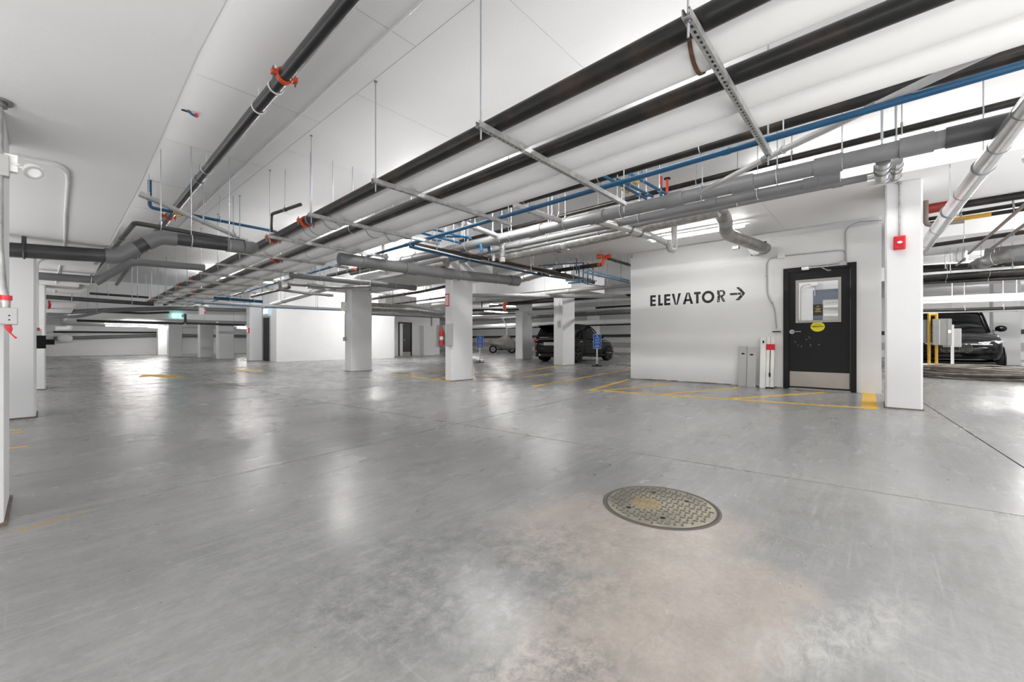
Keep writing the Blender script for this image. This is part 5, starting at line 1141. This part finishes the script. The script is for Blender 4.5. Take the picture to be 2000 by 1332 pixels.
        g_.ring((F_-.02, .20*s, .61*k_), (1,0,0), .135, .014, 24, 6); g_.xf(M).build('grille', mat('grille_dark', (.05,.05,.05), .25, .6), t)
    MB().tube([(F_-.15, -h*.72, .33*k_), (F_+.0, -h*.3, .32*k_), (F_+.0, h*.3, .32*k_), (F_-.15, h*.72, .33*k_)], .016, 8).xf(M).build('bumper_trim', RIMM, t)
    MB().box(wb-.3, F_-.10, -h*.78, h*.78, .17*k_, .27*k_).xf(M).build('front_skirt', BLACKPL, t, smooth=False, bevel=.03)
    return t
car('black SUV parked nose in behind the columns, rear and right side showing', Matrix.Translation((15.45, 10.78, 0)), H=1.72)
car('black car facing out, behind the grey electrical cabinet and cable coil', Matrix.Translation((21.9, -1.80, 0)) @ Matrix.Rotation(PI-.02, 4, 'Z'), H=1.98, W=2.05, wb=2.9, paint=CARB, kind='front')
# covered motorcycle: wheel, sagging cover, rear wheel, side stand
mp_ = Z(963, 690, 0); dirv = Vector((RT[0], RT[1], 0)); M = Matrix.Translation((mp_.x, mp_.y, 0)) @ Matrix.Rotation(math.atan2(dirv.y, dirv.x), 4, 'Z')
t = thing('motorcycle', 'motorcycle under a silver grey cover beside the distant column', 'motorcycle', (mp_.x, mp_.y, 0))
for x in (0, 1.5):
    w_ = MB().ring((x, 0, .32), (0, 1, 0), .265, .055, 28, 8).xf(M).build('tyre', TYRE, t)
    b = MB().ring((x, 0, .32), (0,1,0), .20, .014, 24, 6)
    for k in range(8): b.tube([(x, 0, .32), (x+.2*math.cos(k*PI/4), 0, .32+.2*math.sin(k*PI/4))], .007, 5)
    b.tube([(x, -.05, .32), (x, .05, .32)], .05, 12); b.xf(M).build('rim', RIMM, w_)
prof = [(-.36, .86, .95, .05), (-.30, .70, 1.10, .13), (-.15, .62, 1.16, .20), (.10, .58, 1.12, .26), (.45, .40, 1.20, .30), (.75, .30, 1.36, .34), (.95, .26, 1.52, .40), (1.10, .24, 1.58, .42), (1.30, .22, 1.40, .34), (1.6, .25, 1.10, .26), (1.85, .4, .9, .15)]
rings = []
for i, (x, zl, zt, hw) in enumerate(prof):
    r = []
    for k in range(20):
        a = 2*PI*k/20; fold = 1+.09*math.sin(a*5+i*.9)
        r.append((x, hw*math.cos(a)*(1.0 if math.sin(a) < 0 else .75)*fold, (zl+zt)/2+(zt-zl)/2*math.sin(a)))
    rings.append(r)
o = loft(rings).xf(M).build('cover', COVER, t)
sd = o.modifiers.new('round', 'SUBSURF'); sd.levels = 1; sd.render_levels = 2
MB().tube([(.5, .05, .42), (.42, .22, .03), (.42, .26, .0)], .016, 8).xf(M).build('side_stand', BLACKPL, t)
MB().tube([(.2, .1, .33), (.7, .12, .30), (1.2, .12, .34)], .05, 10).xf(M).build('exhaust', BLACKPL, t)
# ------------------------------------------------------------------ island, electrical cabinet, cable coil at the right
ix = Z(1793, 730, 0)
t = thing('concrete_island', 'low grey concrete curb with a yellow painted edge behind the cable', 'curb', (17.2, -1.4, 0))
MB().box(16.75, 17.55, -1.9, -.62, 0, .26).build('block', WALLM, t, smooth=False, bevel=.015)
MB().box(16.74, 16.755, -1.9, -.62, .0, .07).build('yellow_edge', YELB, t, smooth=False)
def cabpost(px, yt, x, z0=.26): a = XP(px, yt, x); return a
XC = 17.0
a, b_ = XP(1814.5, 614, XC), XP(1829, 616, XC+.12)
t = thing('electrical_cabinet', 'grey electrical cabinets on a yellow tube frame beside the cable coil', 'electrical cabinet', (XC, a.y, .26))
MB().tube([(XC, a.y, .26), (XC, a.y, a.z)], .034, 4).build('frame_post', YELB, t, smooth=False)
MB().tube([(XC+.12, b_.y, .26), (XC+.12, b_.y, a.z)], .034, 4).build('frame_post', YELB, t, smooth=False)
MB().tube([(XC, a.y+.02, a.z), (XC+.12, b_.y-.02, a.z)], .034, 4).build('frame_top', YELB, t, smooth=False)
def cabbox(nm, m, pa, pb, x, dp, par, bev=.006):
    a, b_ = XP(*pa, x), XP(*pb, x); return MB().box(x, x+dp, b_.y, a.y, b_.z, a.z).build(nm, m, par, smooth=False, bevel=bev)
cb = cabbox('left_cabinet', mat('blue_grey_box', (.17, .20, .24), .45), (1803, 624.5), (1814, 670), XC+.05, .18, t)
cb = cabbox('main_cabinet', GREYM, (1822, 623), (1858, 674), XC-.12, .22, t)
a, b_ = XP(1834, 625, XC-.125), XP(1835.5, 672, XC-.125); MB().box(XC-.128, XC-.12, b_.y, a.y, b_.z, a.z).build('door_gap', WHITEPL, cb, smooth=False)
a, b_ = XP(1850.5, 623.5, XC-.125), XP(1859, 674.5, XC-.125); MB().box(XC-.135, XC-.12, b_.y, a.y, b_.z, a.z).build('side_channel', LTPVC, cb, smooth=False)
a, b_ = XP(1852, 645, XC-.14), XP(1857, 650, XC-.14); MB().box(XC-.15, XC-.135, b_.y, a.y, b_.z, a.z).build('latch', CHROME, cb, smooth=False)
a = XP(1860.5, 634, XC); t = thing('white_post_panel', 'white post carrying a rounded grey panel beside the electrical cabinet', 'post', (XC, a.y, .26))
MB().box(XC, XC+.05, XP(1863.5, 634, XC).y, XP(1857, 634, XC).y, .2, a.z).build('post', WHITEPL, t, smooth=False)
cabbox('rounded_panel', mat('panel_grey', (.46, .46, .46), .5), (1841, 642), (1878, 678), XC+.07, .03, t, .02)
# coil of cable
cc = Vector((15.55, -2.30, 0)); random.seed(11)
t = thing('cable_coil', 'big loose coil of dusty black cable lying on the floor', 'cable coil', tuple(cc))
pts = []; NL, NS = 22, 40
rad = [random.uniform(1.0, 1.62) for _ in range(NL+1)]; hgt = [.03+.22*random.random() for _ in range(NL+1)]; off = [(random.uniform(-.10, .10), random.uniform(-.12, .12)) for _ in range(NL+1)]
for l in range(NL):
    for k in range(NS):
        f = k/NS; a = 2*PI*f; f2 = f*f*(3-2*f)
        r = rad[l]*(1-f2)+rad[l+1]*f2; hh = hgt[l]*(1-f2)+hgt[l+1]*f2; ox = off[l][0]*(1-f2)+off[l+1][0]*f2; oy = off[l][1]*(1-f2)+off[l+1][1]*f2
        pts.append((cc.x+ox+r*.72*math.cos(a), cc.y+oy+r*1.12*math.sin(a), max(.026, hh+.03*math.sin(3*a+l))))
MB().tube(pts, .024, 7).build('cable', CABLE, t)
p = Z(1915, 722, .05); o = MB().prism([(p.x-.22, p.y+.12), (p.x+.1, p.y+.22), (p.x+.2, p.y-.15), (p.x-.1, p.y-.2)], .012, .12).build('rubble_piece', mat('orange_scrap', (.42, .24, .09), .7), smooth=False)
tag(o, 'orange brown scrap lying inside the cable coil', 'scrap')
